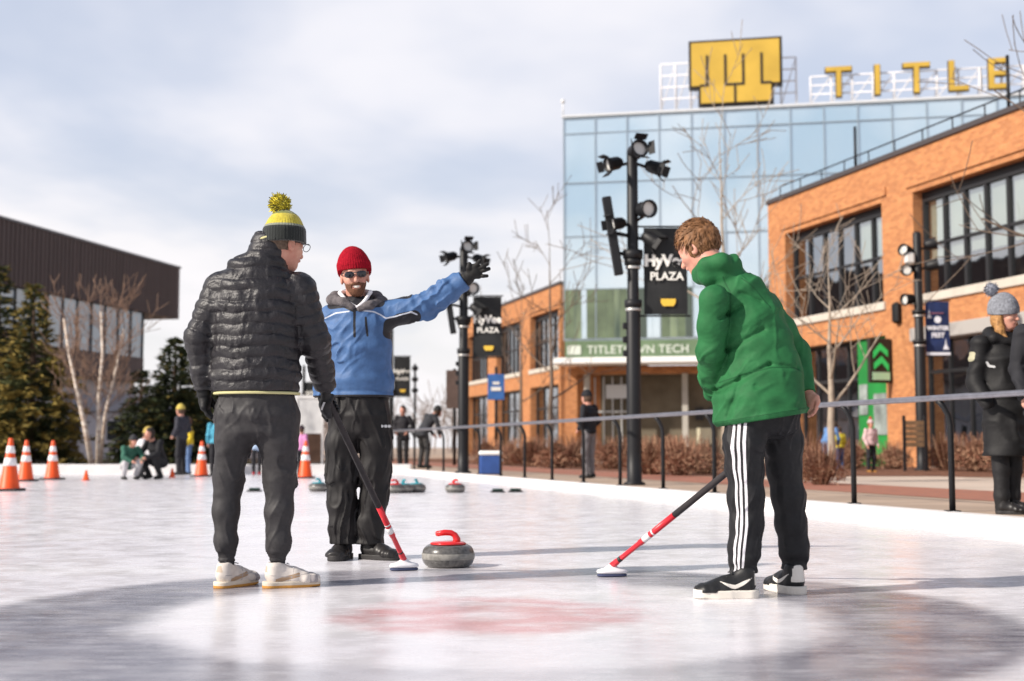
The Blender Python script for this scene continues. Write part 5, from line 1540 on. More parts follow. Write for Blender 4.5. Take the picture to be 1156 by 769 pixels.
hat2 = sdf_obj('hat', lambda P: np.maximum(hat_sdf(P, hh2, (.097, .106, .128), .01, -.055, R2, .010), -(((P-hh2) @ R2)[:, 2]+.022+.30*(-((P-hh2) @ R2)[:, 1]-.06)*0+np.clip(-((P-hh2) @ R2)[:, 1]+.0, -.1, .0)*.0+np.where(((P-hh2) @ R2)[:, 1] > .0, -.0, 0))-np.clip(.03-((P-hh2) @ R2)[:, 1], 0, .12)*.42), *bounds([hh2], .17), .0055, RKN, m2)
# beard, mouth, sunglasses
BEARD = mat('brown_beard', (.17, .075, .042), rough=.9, noise=(120, .5), bump=(220, .7, .002))
def m2_beard(P):
    q = to_head(P, hc2, F2, U2)
    d = ell(q, (0, .026, -.030), (.065, .074, .092)); d = smin(d, ell(q, (0, .060, -.100), (.035, .031, .029)), .03)
    d = smin(d, cap(q, (-.026, .092, -.055), (.026, .092, -.055), .011), .01)
    d = d + .003*(vnoise(P*140)-.5)
    top = q[:, 2]+.047-.55*np.clip(np.abs(q[:, 0])-.042, 0, .05)+.5*np.clip(.042-np.abs(q[:, 0]), 0, .018)*(np.abs(q[:, 0]) > .026)
    d = np.maximum(d, top)
    d = np.maximum(d, -ell(q, (0, .10, -.0725), (.031, .05, .0125)))
    return np.maximum(d, -(q[:, 1]-.0))
sdf_obj('beard', m2_beard, *bounds([hc2+V((0, 0, -.06))], .13), .0045, BEARD, m2)
h2 = lambda x, y, z: Vector(hc2 + R2 @ V((x, y, z)))
m = MB()
for i in range(9):
    x0, x1 = -.027+.006*i, -.027+.006*(i+1)
    f = lambda x: .101-x*x*18; zt = lambda x: -.0655+x*x*9; zb2 = lambda x: -.0775+x*x*16
    m.add([h2(x0, f(x0), zb2(x0)), h2(x1, f(x1), zb2(x1)), h2(x1, f(x1), zt(x1)), h2(x0, f(x0), zt(x0)), h2(x0, f(x0)-.004, zb2(x0)), h2(x1, f(x1)-.004, zb2(x1)), h2(x1, f(x1)-.004, zt(x1)), h2(x0, f(x0)-.004, zt(x0))], [(0,1,2,3),(7,6,5,4),(3,2,6,7),(0,4,5,1)])
m.build('teeth', mat('teeth', (.75, .70, .62), rough=.3), m2, off=m2.location)
SG = mat('sunglass_lens', (.012, .012, .016), rough=.06, coat=.6)
sgl = None
m = MB()
for s in (-1, 1):
    m.tube([h2(.078*s, -.01, .010), h2(.080*s, .05, .014), h2(.070*s, .102, .012)], .003, 6)
m.tube([h2(-.018, .122, .010), h2(0, .126, .013), h2(.018, .122, .010)], .003, 6)
sgl = m.build('sunglasses', GLF, m2, off=m2.location)
for s in (-1, 1):
    m = MB(); n = 20; rings = []
    for r_, dy in ((1.0, 0), (1.0, .004), (.75, .009), (.35, .0115)):
        rings.append([h2(.037*s+.029*r_*math.copysign(abs(math.cos(2*math.pi*k/n))**.8, math.cos(2*math.pi*k/n)), .106+dy-.010*abs(.8*(math.cos(2*math.pi*k/n)*s+1)/2), .002+.020*r_*math.copysign(abs(math.sin(2*math.pi*k/n))**.8, math.sin(2*math.pi*k/n))) for k in range(n)])
    vs = [v for q in rings for v in q]; fs = [tuple(range(n))]
    for i in range(3):
        for k in range(n): j = (k+1) % n; fs.append((i*n+j, i*n+k, (i+1)*n+k, (i+1)*n+j))
    fs.append(tuple(3*n+k for k in reversed(range(n))))
    m.add(vs, fs, 0, True); m.build('lens', SG, sgl, off=m2.location)
GY = -.10
def m2_glove(P):
    w = BL['W']
    kn = [PP(535.5, 301.5, -.13), PP(539.5, 303, -.125), PP(541, 306.5, -.12), PP(540.5, 311, -.115)]
    tips = [[PP(539, 298, -.145), PP(541.8, 294.5, -.14)], [PP(545, 301, -.145), PP(550, 298, -.14)], [PP(546.5, 305.2, -.14), PP(551.8, 303.6, -.13)], [PP(545.5, 311.8, -.13), PP(549.8, 311.6, -.125)]]
    th = [PP(530, 308, -.12), PP(529.2, 302.5, -.14), PP(529.8, 298.2, -.14)]
    d = finger_hand(P, w+V((.0, 0, .0)), PP(534.5, 308.5, -.115), kn, tips, th, .0125, .031, .006)
    return np.minimum(d, cap(P, BL['W']*1.06-BL['E']*.06, BL['W']+(BL['W']-BL['E'])*.10, .044, .040))
sdf_obj('glove', m2_glove, *bounds([PP(520, 290, -.1), PP(556, 325, -.1)], .10), .0045, mat('knit_glove', (.016, .015, .015), rough=.7, noise=(40, .3), bump=(90, .5, .002)), m2)
wr = BR['W']
def m2_glove2(P):
    dn = V((.05, 0, -1)); pal = wr+dn*.06; kn = [wr+dn*.09+V((0, y, 0)) for y in (-.032, -.011, .011, .030)]
    return np.minimum(finger_hand(P, wr, pal, kn, [[k+dn*.035, k+dn*.065+V((.02, 0, 0))] for k in kn], [wr+dn*.03+V((0, -.03, 0)), wr+dn*.07+V((.0, -.05, 0)), wr+dn*.095+V((0, -.045, 0))], .0105, .026), cap(P, wr-dn*.03, wr+dn*.02, .034))
sdf_obj('glove', m2_glove2, *bounds([wr], .2), .0055, GLOVE, m2)

for l in LEG2:
    m = MB(); m.tube([l[-1]+V((0, .0, -.09)), l[-1]+V((0, 0, .03))], .044, 12); m.build('sock', SOCK, m2, off=m2.location)

# ------------------------------------------------------------------ boy in green, leaning forward
Y0 = 5.98
m3 = thing('person', 'boy in a green hooded top leaning forward over a broom beside the railing', 'person', (at(860, 500, Y0).x, Y0, 0))
hc3 = PP(789, 281, .16); F3 = (-.72, .58, -.42); U3 = (-.25, .15, .95)
TU, TW = (.93, -.36, .0), (.36, .93, .0)
GL = dict(S=PP(806, 338, -.10), E=PP(803, 396, -.03), W=PP(806, 446, .16)); GR = dict(S=PP(862, 345, .06), E=PP(899, 398, .14), W=PP(909, 443, .06))
LEG3 = [[PP(842, 470, -.04), PP(840, 500, -.05), PP(841, 530, -.04), PP(842.5, 560, -.03), PP(843, 592, -.02), PP(840, 620, -.03), PP(838, 646, -.03)],
        [PP(880, 470, .08), PP(884, 500, .08), PP(885, 530, .10), PP(890, 560, .11), PP(893, 592, .13), PP(896, 618, .14), PP(897, 640, .14)]]
FOOT3 = V((at(690, HORIZON, 6.88).x, 6.88, .055)); G3 = PP(846, 513, .33)
HAND3 = GR['W']
HD = V((.012, 0, .0)); hr_w = PP(908, 440, .06)
def hand3(P):
    P = P-HD*1.2
    pal = PP(911.5, 450, .045)
    kn = [PP(916, 452, .015), PP(915, 456.5, .02), PP(913, 460.5, .025), PP(910.5, 463.5, .03)]
    tips = [[PP(919, 456, -.005), PP(917.5, 461, -.012)], [PP(918, 461, .0), PP(916, 465.5, -.008)], [PP(915.5, 465, .005), PP(913, 468.5, .0)], [PP(912, 467.5, .01), PP(909.5, 470, .008)]]
    th = [PP(914, 446, .03), PP(918.5, 448.5, .01), PP(920.5, 453, .0)]
    return finger_hand(P, hr_w, pal, kn, tips, th, .0085, .022, .003)
def m3_body(P):
    d = head_sdf(P, hc3, F3, U3, .96, neck=PP(812, 312, .06))
    d = smin(d, loft(P, [(PP(858, 475, .02), TU, TW, .13, .09), (PP(855, 420, .03), TU, TW, .13, .09), (PP(842, 360, .03), TU, TW, .14, .10), (PP(818, 318, .05), TU, TW, .08, .07)]), .04)
    d = smin(d, chain(P, [GR['S'], GR['E'], hr_w], [.042, .034, .024]), .02)
    d = smin(d, chain(P, [GL['S'], GL['E'], GL['W'], G3+V((-.03, .02, .035))], [.042, .034, .024, .022]), .02)
    for l in LEG3: d = smin(d, chain(P, l, [.07, .068, .06, .05, .046, .038, .034]), .03)
    d = np.minimum(d, hand3(P))
    return np.minimum(d, grip_hand(P, G3+V((-.03, .02, .035)), G3, G3-FOOT3, (-.2, .6, .6), .0085, .0165))
sdf_obj('body', m3_body, *bounds([PP(760, 250), PP(925, 655), PP(850, 400, .45), PP(850, 400, -.22)], .05), .0052, SKIN, m3)
def m3_top(P):
    t = loft(P, [(PP(856, 476, .0), TU, TW, .208, .172), (PP(857, 455, .0), TU, TW, .206, .170), (PP(860, 425, .02), TU, TW, .188, .156), (PP(853, 390, .03), TU, TW, .165, .142), (PP(844, 362, .03), TU, TW, .155, .135), (PP(832, 335, .03), TU, TW, .135, .115), (PP(816, 315, .05), TU, TW, .085, .085)], .03)
    l = chain(P, [GL['S'], GL['S']*.5+GL['E']*.5, GL['E'], GL['E']*.45+GL['W']*.55, GL['W']], [.064, .064, .061, .055, .046], .03)
    s = arclen(P, [GL['S'], GL['E'], GL['W']])
    l = l + .0018*np.sin(s*62+7*vnoise(P*9))*np.clip((s-.1)*5, 0, 1)
    l = np.maximum(l, plane(P, GL['W'], GL['W']-GL['E']))
    r = chain(P, [GR['S'], GR['S']*.5+GR['E']*.5, GR['E'], GR['W']], [.070, .062, .056, .042], .03); r = np.maximum(r, plane(P, GR['W'], GR['W']-GR['E']))
    d = smin(smin(t, r, .03), l, .014)
    hood = chain(P, [PP(787, 308, .10), PP(797, 300, -.02), PP(814, 296, -.045), PP(828, 299, .0), PP(830, 306, .10)], [.026, .031, .034, .032, .024], .03)
    hood = smin(hood, chain(P, [PP(791, 313, .10), PP(800, 311, .0), PP(818, 308, -.01), PP(830, 311, .08)], [.034, .040, .042, .032], .03), .02)
    d = smin(d, hood, .022)
    # creases radiating from the armpit, seat crease and hem fold
    d = d + folds(P, (5, 5, 7), .004, 14.4) + dfolds(P, (.85, 0, .5), 4, 17, .008, 8.0) + dfolds(P, (.1, 0, 1), 4, 17, .004, 4.0) + dfolds(P, (.8, .2, .5), 6, 34, .0022, 12.0)
    for a, b, w, h in ((PP(812, 360, -.1), PP(838, 345, -.1), .010, .014), (PP(822, 395, -.1), PP(862, 372, -.1), .012, .013), (PP(815, 440, -.1), PP(868, 412, -.1), .012, .014), (PP(868, 412, -.1), PP(900, 416, -.1), .012, .010), (PP(836, 330, -.1), PP(860, 340, -.1), .010, .010), (PP(822, 470, -.1), PP(836, 425, -.1), .010, .008)):
        d = d + h*np.exp(-(seg_d(P, a, b)/w)**2)*(P[:, 1] < Y0+.05)
    tilt = (P[:, 0]-PP(855, 470)[0])*.16
    zh = PP(0, 475)[2]+tilt
    d = d - .004*np.exp(-((P[:, 2]-zh-.02)/.008)**2)
    return smax(d, -(P[:, 2]-zh), .006)
GREEN = mat('green_shell', (.020, .130, .042), rough=.7, noise=(16, .25), bump=(70, .3, .003), spec=.22, layers=[('seam', 0, 9, (.010, .075, .024)), ('mark', 0, 9, (.25, .40, .28))])
sd_ = PP(781, 360, -.15)
sdf_obj('hooded_top', m3_top, *bounds([PP(770, 290), PP(922, 482), PP(850, 400, .32), PP(850, 400, -.24)], .05), .0058, GREEN, m3,
    dict(seam=lambda P: .0032-np.minimum.reduce([poly_d(P, [PP(814, 314), PP(821, 332), PP(822, 352), PP(819, 372)]), poly_d(P, [PP(812, 432), PP(835, 424), PP(865, 417), PP(892, 417), PP(906, 423)]), poly_d(P, [PP(834, 316), PP(850, 330), PP(866, 350)]), np.abs(P[:, 2]-PP(0, 469.5)[2]-(P[:, 0]-PP(855, 470)[0])*.16)])-np.where(P[:, 1] < Y0+.1, 0, 1), mark=lambda P: .010-np.linalg.norm((P-PP(791, 352, -.17))*V((1, .3, 1)), axis=1)))
r3 = [.086, .085, .076, .073, .068, .064, .062]
def m3_trousers(P):
    d = legs_sdf(P, LEG3, [r3, [x*.97 for x in r3]], [(PP(859, 452, .02), TU, TW, .155, .115), (PP(860, 470, .02), TU, TW, .165, .122), (PP(861, 484, .02), TU, TW, .155, .115)], None, .008, 21.0, .03, (7, 7, 10), (.15, 0, 1))
    zb_ = PP(0, 646)[2]
    d = d + .005*np.sin(P[:, 2]*88+7*vnoise(P*7))*np.clip((zb_+.12-P[:, 2])/.09, 0, 1)
    return smax(smax(d, -(P[:, 2]-zb_), .005), P[:, 2]-PP(0, 450)[2], .004)
nearleg = np.array(LEG3[0]); zz = nearleg[::-1, 2]; 
def stripe_s(P):
    cx = np.interp(P[:, 2], zz, nearleg[::-1, 0]); cy = np.interp(P[:, 2], zz, nearleg[::-1, 1])
    dx, dy = P[:, 0]-cx, P[:, 1]-cy
    ang = np.arctan2(dy, dx)-math.atan2(-.90, -.42)
    ang = (ang+np.pi) % (2*np.pi)-np.pi
    rr = np.hypot(dx, dy)
    far_ = (rr > .125) | (np.abs(ang) > 1.4)
    return np.where(far_, 9.0, ang*.080)
ST = (.70, .68, .72)
DGR = mat('dark_track_trousers', (.012, .012, .014), rough=.62, noise=(60, .3), bump=(140, .3, .0015),
          layers=[('stripe', -.031, -.019, ST), ('stripe', -.008, .004, ST), ('stripe', .015, .027, ST)])
sdf_obj('trousers', m3_trousers, *bounds([PP(812, 450), PP(922, 650), PP(850, 400, .28), PP(850, 400, -.2)], .04), .0058, DGR, m3, dict(stripe=stripe_s))
BKS = mat('black_sneaker', (.018, .018, .019), rough=.45, noise=(30, .3), bump=(80, .25, .001), layers=[('swoosh', 0, 9, (.70, .66, .60)), ('heel', 0, 9, (.70, .66, .60))])
WSO = mat('white_sole', (.72, .67, .60), rough=.55, noise=(10, .15))
def swoosh(q):
    y, z = q[:, 1], q[:, 2]
    c = .052+.9*np.clip(.115-y, 0, 1)**1.25+1.5*np.clip(y-.115, 0, 1)**1.5
    w = .0085*np.clip((y-.025)/.05, 0, 1)*np.clip((.185-y)/.05, .15, 1)
    return np.where((y > .03) & (y < .18) & (np.abs(q[:, 0]) > .012), w-np.abs(z-c), -1)
hl = lambda q: np.where((q[:, 1] < .022) & (q[:, 2] > .055), .01, -.01)
wl_ = mat('sneaker_lace', (.05, .05, .05), rough=.8)
s3 = dict(swoosh=swoosh, heel=hl)
make_shoe(m3, V((PP(852.5, 500, -.05)[0], Y0-.055, 0)), (-.985, -.12, 0), .295, 1.08, .105, BKS, s3, WSO, .036, wl_)
make_shoe(m3, V((PP(901, 500, .05)[0], Y0+.045, 0)), (-.34, .94, 0), .285, 1.12, .105, BKS, s3, WSO, .036, wl_)
for l in LEG3:
    m = MB(); m.tube([l[-1]+V((0, .0, -.075)), l[-1]+V((0, 0, .03))], .040, 12); m.build('sock', SOCK, m3, off=m3.location)
# brown hair
HAIRB = mat('brown_hair', (.24, .112, .046), rough=.6, noise=(45, .5), bump=(130, .8, .004), stretch=(1, 1, .5))
def m3_hair(P):
    q = to_head(P, hc3, F3, U3, .96)
    d = ell(q, (0, -.012, .036), (.093, .112, .113))
    d = d + .012*(vnoise(P*38)-.5)+.008*(vnoise(P*85)-.5)
    cut = np.minimum(np.maximum(q[:, 1]-.055, .058-q[:, 2]), 1)
    face = np.maximum(q[:, 1]-.0-.35*np.clip(q[:, 2]-.0, -.02, .2), -(q[:, 2]-.055))
    d = np.maximum(d, np.minimum(np.maximum(q[:, 1]-.025, -q[:, 2]-.085), np.maximum(-(q[:, 2]-.045), q[:, 1]-.13)))
    e = np.minimum(ell(q, (.085, .0, -.014), (.02, .026, .034)), ell(q, (-.085, .0, -.014), (.02, .026, .034)))
    return np.maximum(d, -e)
hair3 = sdf_obj('hair', m3_hair, *bounds([hc3], .17), .0048, HAIRB, m3)
R3 = frame(F3, U3); rng = random.Random(12); m = MB()
for k in range(950):
    v = Vector((rng.gauss(0,1), rng.gauss(0,1), rng.gauss(.2,1))).normalized()
    q = V((v.x*.089, v.y*.108-.012, v.z*.108+.036))
    if q[2] < -.07 or (q[1] > .02 and q[2] < .055): continue
    b = Vector(hc3 + R3 @ (q*.96)); n = Vector(R3 @ V(v)); fl = Vector(R3 @ V((rng.gauss(0, .5), .9 if q[2] > .03 else .1, -.9 if q[2] < .06 else -.05)))
    t = (fl-n*fl.dot(n)); t = t.normalized() if t.length > 1e-3 else n.orthogonal()
    u = n.cross(t).normalized(); L_ = rng.uniform(.025, .050); w = rng.uniform(.003, .006)
    m.add([b-u*w, b+u*w, b+t*L_*.55+n*.007+u*w*.8, b+t*L_*.55+n*.007-u*w*.8, b+t*L_+n*rng.uniform(.0, .012)], [(0,1,2,3),(3,2,4)], 0, True)
m.build('locks', HAIRB, hair3, off=m3.location)
make_broom('curling broom reaching left from the boy in green, pad alone on the ice', FOOT3, G3, .40, 1.20, (.98, .15))

# ------------------------------------------------------------------ woman at the right beyond the railing
Y0 = 10.85
m4 = thing('person', 'woman in a long black coat and grey bobble hat standing behind the railing', 'person', (at(1134, 500, Y0).x, Y0, PZ))
hc4 = PP(1135, 356, -.02); F4 = (.66, -.75, -.05)
WL = dict(S=PP(1107, 390, -.02), E=PP(1101, 432, .0), W=PP(1114, 455, -.12)); WR = dict(S=PP(1158, 388, .02), E=PP(1166, 432, .0), W=PP(1156, 458, -.10))
LEG4 = [[PP(1128, 500), PP(1130, 530), PP(1131, 560), PP(1131, 578)], [PP(1145, 500, .05), PP(1144, 530, .05), PP(1143, 560, .05), PP(1143, 578, .05)]]
def m4_body(P):
    d = head_sdf(P, hc4, F4, Z1, .97, neck=PP(1131, 385, .0))
    d = smin(d, loft(P, [(PP(1134, 500), X1, Y1_, .15, .11), (PP(1133, 430), X1, Y1_, .14, .10), (PP(1132, 395), X1, Y1_, .14, .09)]), .04)
    for l in LEG4: d = smin(d, chain(P, l, [.065, .05, .045, .036]), .03)
    for A in (WL, WR): d = smin(d, chain(P, [A['S'], A['E'], A['W']], [.045, .04, .03]), .03)
    return d
sdf_obj('body', m4_body, *bounds([PP(1090, 330), PP(1172, 588), PP(1130, 400, .2), PP(1130, 400, -.2)], .05), .009, SKIN, m4)
def m4_coat(P):
    t = loft(P, [(PP(1136, 515), X1, Y1_, .185, .165), (PP(1136, 480), X1, Y1_, .178, .16), (PP(1134, 440), X1, Y1_, .168, .145), (PP(1132, 405), X1, Y1_, .185, .14), (PP(1131, 386), X1, Y1_, .12, .10), (PP(1131, 378), X1, Y1_, .10, .095)], .03)
    for A in (WL, WR): t = smin(t, np.maximum(chain(P, [A['S'], A['E'], A['W']], [.080, .066, .052], .03), -1), .03)
    t = t + folds(P, (6, 6, 9), .016, 31)
    t = t + .006*np.exp(-((P[:, 2]-PP(0, 452)[2])/.012)**2)
    return smax(t, -(P[:, 2]-PP(0, 515)[2]), .01)
sdf_obj('coat', m4_coat, *bounds([PP(1088, 372), PP(1180, 518), PP(1130, 400, .22), PP(1130, 400, -.24)], .05), .0095, mat('black_coat', (.008, .0075, .008), rough=.65, noise=(12, .3), bump=(50, .4, .004), layers=[('cuff', 0, 9, (.5, .5, .5)), ('patch', 0, 9, (.35, .33, .22))]), m4,
    dict(cuff=lambda P: .009-poly_d(P, [PP(1109.5, 410), PP(1112, 414), PP(1117, 415)])-np.where(front(P), 0, 1), patch=lambda P: .018-poly_d(P, [PP(1095.5, 400), PP(1094, 406)])))
sdf_obj('hood', lambda P: chain(P, [PP(1142, 386, -.11), PP(1122, 382, -.08), PP(1117, 377, .05), PP(1130, 374, .12), PP(1148, 380, .06), PP(1148, 388, -.07)], [.03, .045, .055, .055, .045, .03], .02)+.01*(vnoise(P*20)-.5), *bounds([PP(1105, 365), PP(1160, 395), PP(1130, 380, .15), PP(1130, 380, -.15)], .07), .009, mat('black_coat', ()), m4)
LEG_ = mat('black_leggings', (.014, .013, .014), rough=.7, noise=(30, .3))
sdf_obj('leggings', lambda P: smax(legs_sdf(P, LEG4, [[.078, .063, .058, .050]]*2, [(PP(1136, 490), X1, Y1_, .15, .12), (PP(1136, 500), X1, Y1_, .15, .12)], None, .006, 3), P[:, 2]-PP(0, 492)[2], .004), *bounds([PP(1112, 488), PP(1160, 588), PP(1130, 400, .18), PP(1130, 400, -.15)], .04), .009, LEG_, m4)
for l in LEG4: make_shoe(m4, V((l[-1][0]-.05, l[-1][1], PZ)), (.9, -.4, 0), .25, .95, .11, BSH, None, BSO, .028, DKL)
hh4 = hc4 + frame(F4) @ V((0, -.02, .052))
R4 = frame(F4, (-.28, .05, .96))
hat4 = sdf_obj('hat', lambda P: hat_sdf(P, hh4, (.108, .125, .140), .0, -.038, R4, .008), *bounds([hh4], .18), .008, mat('grey_knit', (.24, .25, .28), rough=.95, noise=(45, .5), bump=(90, .8, .004)), m4)
pompom(hat4, PP(1119, 327, .02), .062, [mat('wool_grey', (.22, .23, .27), rough=1), mat('wool_slate', (.12, .13, .16), rough=1)], 8, 420)
def m4_hair(P):
    q = to_head(P, hc4, F4, Z1)
    d = np.maximum(ell(q, (0, -.02, -.03), (.098, .100, .115)), q[:, 1]-.015); d = smin(d, chain(P, [hc4+frame(F4) @ V((-.07, .03, -.05)), hc4+frame(F4) @ V((-.075, .06, -.14)), hc4+frame(F4) @ V((-.06, .10, -.22))], [.032, .036, .022]), .03)
    d = smin(d, chain(P, [hc4+frame(F4) @ V((.075, -.03, -.05)), hc4+frame(F4) @ V((.085, .0, -.13)), hc4+frame(F4) @ V((.07, .05, -.21))], [.03, .036, .022]), .03)
    d = d + .010*(vnoise(P*V((60, 60, 14)))-.5)
    return np.maximum(d, -ell(q, (.012, .115, -.03), (.095, .115, .115)))
sdf_obj('hair', m4_hair, *bounds([hc4+V((0, 0, -.06))], .24), .007, mat('blonde_hair', (.42, .21, .07), rough=.6, noise=(60, .5), bump=(120, .7, .004)), m4)

# ------------------------------------------------------------------ smaller people
JS = dict(stand=dict(pel=(0,0,.95), che=(0,0,1.30), nek=(0,0,1.48), hed=(0,.03,1.62), sh=(.18,0,1.41), el=(.23,-.02,1.14), wr=(.21,.10,.92), hip=(.09,0,.92), kn=(.10,.03,.50), an=(.10,0,.07)),
    pockets=dict(pel=(0,0,.95), che=(0,0,1.30), nek=(0,.02,1.48), hed=(0,.06,1.61), sh=(.18,0,1.41), el=(.27,-.03,1.14), wr=(.17,.13,1.0), hip=(.09,0,.92), kn=(.10,.03,.50), an=(.10,0,.07)),
    bend=dict(pel=(0,-.05,.92), che=(0,.16,1.22), nek=(0,.30,1.36), hed=(0,.42,1.43), sh=(.19,.20,1.32), el=(.24,.26,1.04), wr=(.15,.36,.88), hip=(.10,-.05,.90), kn=(.12,.02,.48), an=(.14,-.04,.07)),
    crouch=dict(pel=(0,-.12,.34), che=(0,.04,.66), nek=(0,.14,.83), hed=(0,.22,.94), sh=(.18,.08,.77), el=(.25,.22,.54), wr=(.14,.40,.46), hip=(.10,-.10,.33), kn=(.19,.24,.46), an=(.16,.04,.07)))
def small_person(label, loc, H, yaw, coat, legs, hat=None, hair=(.10, .06, .04), pose='stand', skirt=0.0, shoe=(.03, .03, .03), res=.018, hat_pom=None, skin=None, group=None):
    k = H/1.75; J = {n: V(p)*k for n, p in JS[pose].items()}
    mir = lambda p, s: V((p[0]*s, p[1], p[2]))
    root = thing('person', label, 'person', loc, yaw, group)
    c = lambda nm, col, **kw: mat('%s_%02x%02x%02x' % (nm, *[int(255*x) for x in col]), col, rough=.8, noise=(9, .3), **kw)
    O = (0, 0, 0)
    Fh = (0, 1, -.12)
    def body(P):
        d = head_sdf(P, J['hed'], Fh, Z1, k*.98, neck=J['nek'])
        d = smin(d, chain(P, [J['pel'], J['che']], [.11*k, .11*k]), .05)
        for s in (-1, 1):
            d = smin(d, chain(P, [mir(J['sh'], s), mir(J['el'], s), mir(J['wr'], s)], [.04*k, .036*k, .03*k]), .03)
            hd = mir(J['wr'], s); fd = hd-mir(J['el'], s); fd = fd/np.linalg.norm(fd)
            d = smin(d, cap(P, hd, hd+fd*.07*k, .03*k, .036*k), .01)
            for q in (-1, 0, 1): d = np.minimum(d, cap(P, hd+fd*.07*k, hd+fd*.14*k+V((.0, q*.022*k, 0)), .014*k))
            d = smin(d, chain(P, [mir(J['hip'], s), mir(J['kn'], s), mir(J['an'], s)], [.06*k, .045*k, .035*k]), .03)
        return d
    lo, hi = V((-.45, -.45, -.02))*k, V((.45, .65, 1.85))*k
    sdf_obj('body', body, lo, hi, res*.8, SKIN, root, off=O)
    def jacket(P):
        ax_ = J['che']-J['pel']; w = np.cross(V((1, 0, 0)), ax_); w = w/np.linalg.norm(w)
        rings = [(J['pel']-ax_*(.05+skirt), X1, w, (.165+.03*(skirt > 0))*k, .135*k), (J['pel'], X1, w, .165*k, .135*k), (J['che'], X1, w, .18*k, .13*k), (J['nek']*.8+J['che']*.2, X1, w, .09*k, .08*k)]
        d = loft(P, rings, .03)
        for s in (-1, 1):
            d = smin(d, chain(P, [mir(J['sh'], s), mir(J['el'], s), mir(J['wr'], s)], [.07*k, .058*k, .046*k]), .03)
        return d + folds(P, (7, 7, 11), .014, H)
    sdf_obj('jacket', jacket, lo, hi, res, c('jacket', coat), root, off=O)
    def trs(P):
        d = None
        for s in (-1, 1):
            q = chain(P, [mir(J['hip'], s), mir(J['kn'], s), mir(J['an'], s)], [.088*k, .072*k, .055*k]); d = q if d is None else smin(d, q, .01)
        return smin(d, ell(P, J['pel'], (.15*k, .125*k, .11*k)), .04)+folds(P, (7, 7, 11), .01, H+2)
    sdf_obj('trousers', trs, lo, hi, res, c('trousers', legs), root, off=O)
    for s in (-1, 1):
        a = mir(J['an'], s)
        sdf_obj('shoe', lambda P: np.maximum(smin(cap(P, a+V((0, -.03, -.01)), a+V((0, .13*k, -.03)), .048*k, .040*k), cap(P, a, a+V((0, 0, .05*k)), .045*k), .02), -(P[:, 2]-.002)), a-.2, a+.24, res*.7, c('shoe', shoe), root, off=O)
    hcx = J['hed']
    if hat:
        ht = sdf_obj('hat', lambda P: hat_sdf(P, hcx+V((0, -.012, .05))*k, (.098*k, .112*k, .125*k), .0, -.02*k, None), hcx-.22, hcx+.25, res*.7, c('hat', hat), root, off=O)
        if hat_pom: 
            m = MB(); m.lathe([(.05*k*math.sin(a*math.pi/8), -.05*k*math.cos(a*math.pi/8)) for a in range(9)], 12, 0, Matrix.Translation(Vector(hcx+V((0, -.01, .20))*k) if False else Vector(hcx)+Vector((0, -.012, .20))*k)); m.build('pompom', c('wool', hat_pom), ht)
    sdf_obj('hair', lambda P: np.maximum(ell(P, hcx+V((0, -.022, .015))*k, (.092*k, .108*k, .136*k))+.01*(vnoise(P*40)-.5), np.minimum(P[:, 1]-hcx[1]-.02*k, .05*k-P[:, 2]+hcx[2])), hcx-.2, hcx+.2, res*.7, c('hair', hair), root, off=O)
    return root
gp = lambda px, Y, z=0.0: (at(px, HORIZON, Y).x, Y, z)
small_person('person in a dark top with yellow sleeves standing left of the quilted jacket man', gp(205, 31.5), 1.66, 1.2, (.045, .045, .06), (.02, .02, .025), (.58, .46, .10), pose='pockets')
small_person('child with a yellow coat and blue jeans just behind the standing dark top person', gp(213, 32.3), 1.38, 2.0, (.68, .50, .03), (.12, .20, .38), None, (.10, .05, .03))
small_person('dark crouching skater on the ice, right one of the seated group', gp(177, 27.6), 1.72, 2.6, (.014, .014, .017), (.018, .018, .02), None, (.04, .03, .025), pose='crouch')
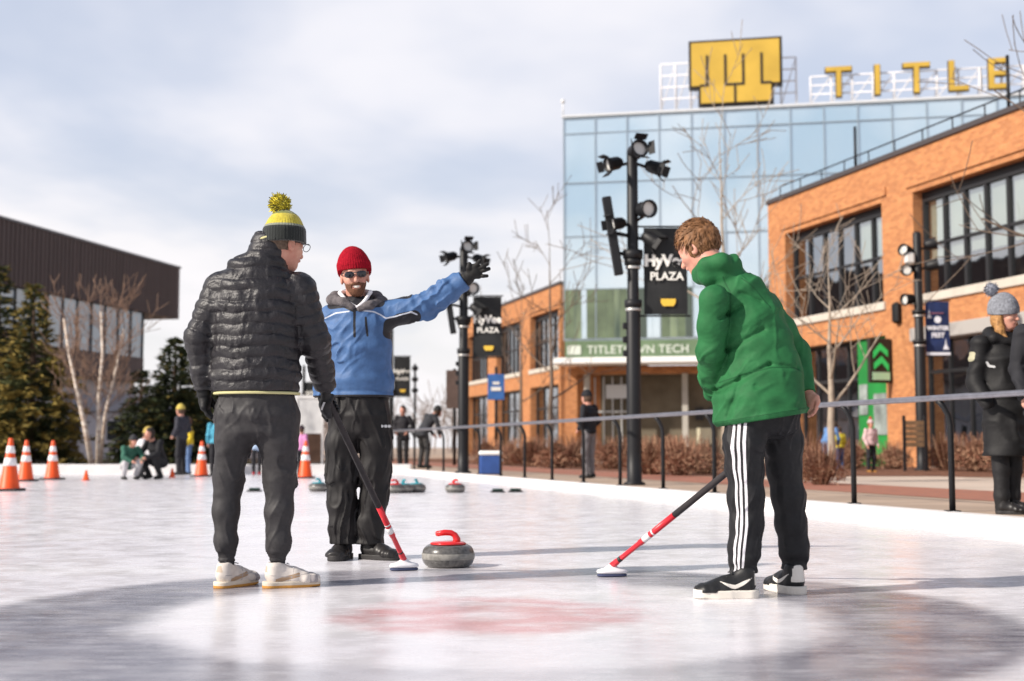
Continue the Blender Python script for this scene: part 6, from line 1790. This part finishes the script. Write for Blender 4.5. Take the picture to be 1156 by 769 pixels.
small_person('crouching skater in green and white, left one of the seated group', gp(146, 27.3), 1.45, -2.4, (.035, .13, .09), (.50, .49, .51), (.04, .04, .045), (.22, .12, .05), pose='crouch')
small_person('crouching skater in a white coat and yellow hat at the back of the group', gp(156, 28.8), 1.75, -1.2, (.70, .68, .70), (.03, .03, .035), (.55, .40, .10), pose='crouch')
small_person('child in a pale blue coat seen between the legs of the quilted jacket man', gp(290, 32), 1.2, .2, (.42, .55, .75), (.02, .02, .025), None, (.05, .03, .02), shoe=(.45, .02, .03), skirt=.10)
small_person('small child in a pink coat seen beside the cone between the two men', gp(340, 31), 1.15, -.5, (.60, .25, .48), (.02, .02, .025), (.05, .03, .04))
small_person('person in turquoise mostly hidden behind the quilted jacket man', gp(244, 31), 1.45, .3, (.08, .36, .50), (.02, .02, .025), (.15, .15, .15))
small_person('woman in black with pale face standing left of the stooping man', gp(455, 35, PZ), 1.64, 2.9, (.020, .018, .022), (.02, .018, .02), None, (.03, .022, .02), pose='pockets', skirt=.35)
small_person('stooping man in a dark grey coat beyond the far railing', gp(479, 34.2, PZ), 1.78, -.9, (.035, .036, .042), (.05, .048, .048), (.03, .03, .03), pose='bend', skirt=.3)
small_person('pedestrian in black coat and dark beanie with grey trousers past the railing', gp(665, 23.2, PZ), 1.52, .9, (.014, .015, .02), (.20, .19, .20), (.012, .012, .016), pose='pockets')
small_person('child in a pink coat and red bobble hat walking past the green panel', gp(983, 28.6, PZ), 1.12, -2.8, (.66, .46, .46), (.02, .02, .025), (.60, .45, .45), (.30, .12, .05), hat_pom=(.65, .02, .05), shoe=(.35, .16, .04))
small_person('child in a blue coat partly behind the pale tree trunk', gp(934, 30, PZ), 1.25, -.9, (.12, .24, .48), (.16, .22, .36), None, (.06, .04, .03), pose='bend')
small_person('child in a yellow coat right of the pale tree trunk', gp(948, 30.6, PZ), 1.02, 0.4, (.70, .60, .05), (.08, .12, .25), None, (.06, .04, .03))
small_person('person in a black padded coat cut off by the right edge', gp(1187, 10.4, PZ), 1.78, 3.0, (.018, .018, .022), (.016, .016, .018), (.03, .03, .04), pose='stand', skirt=.4, res=.012)
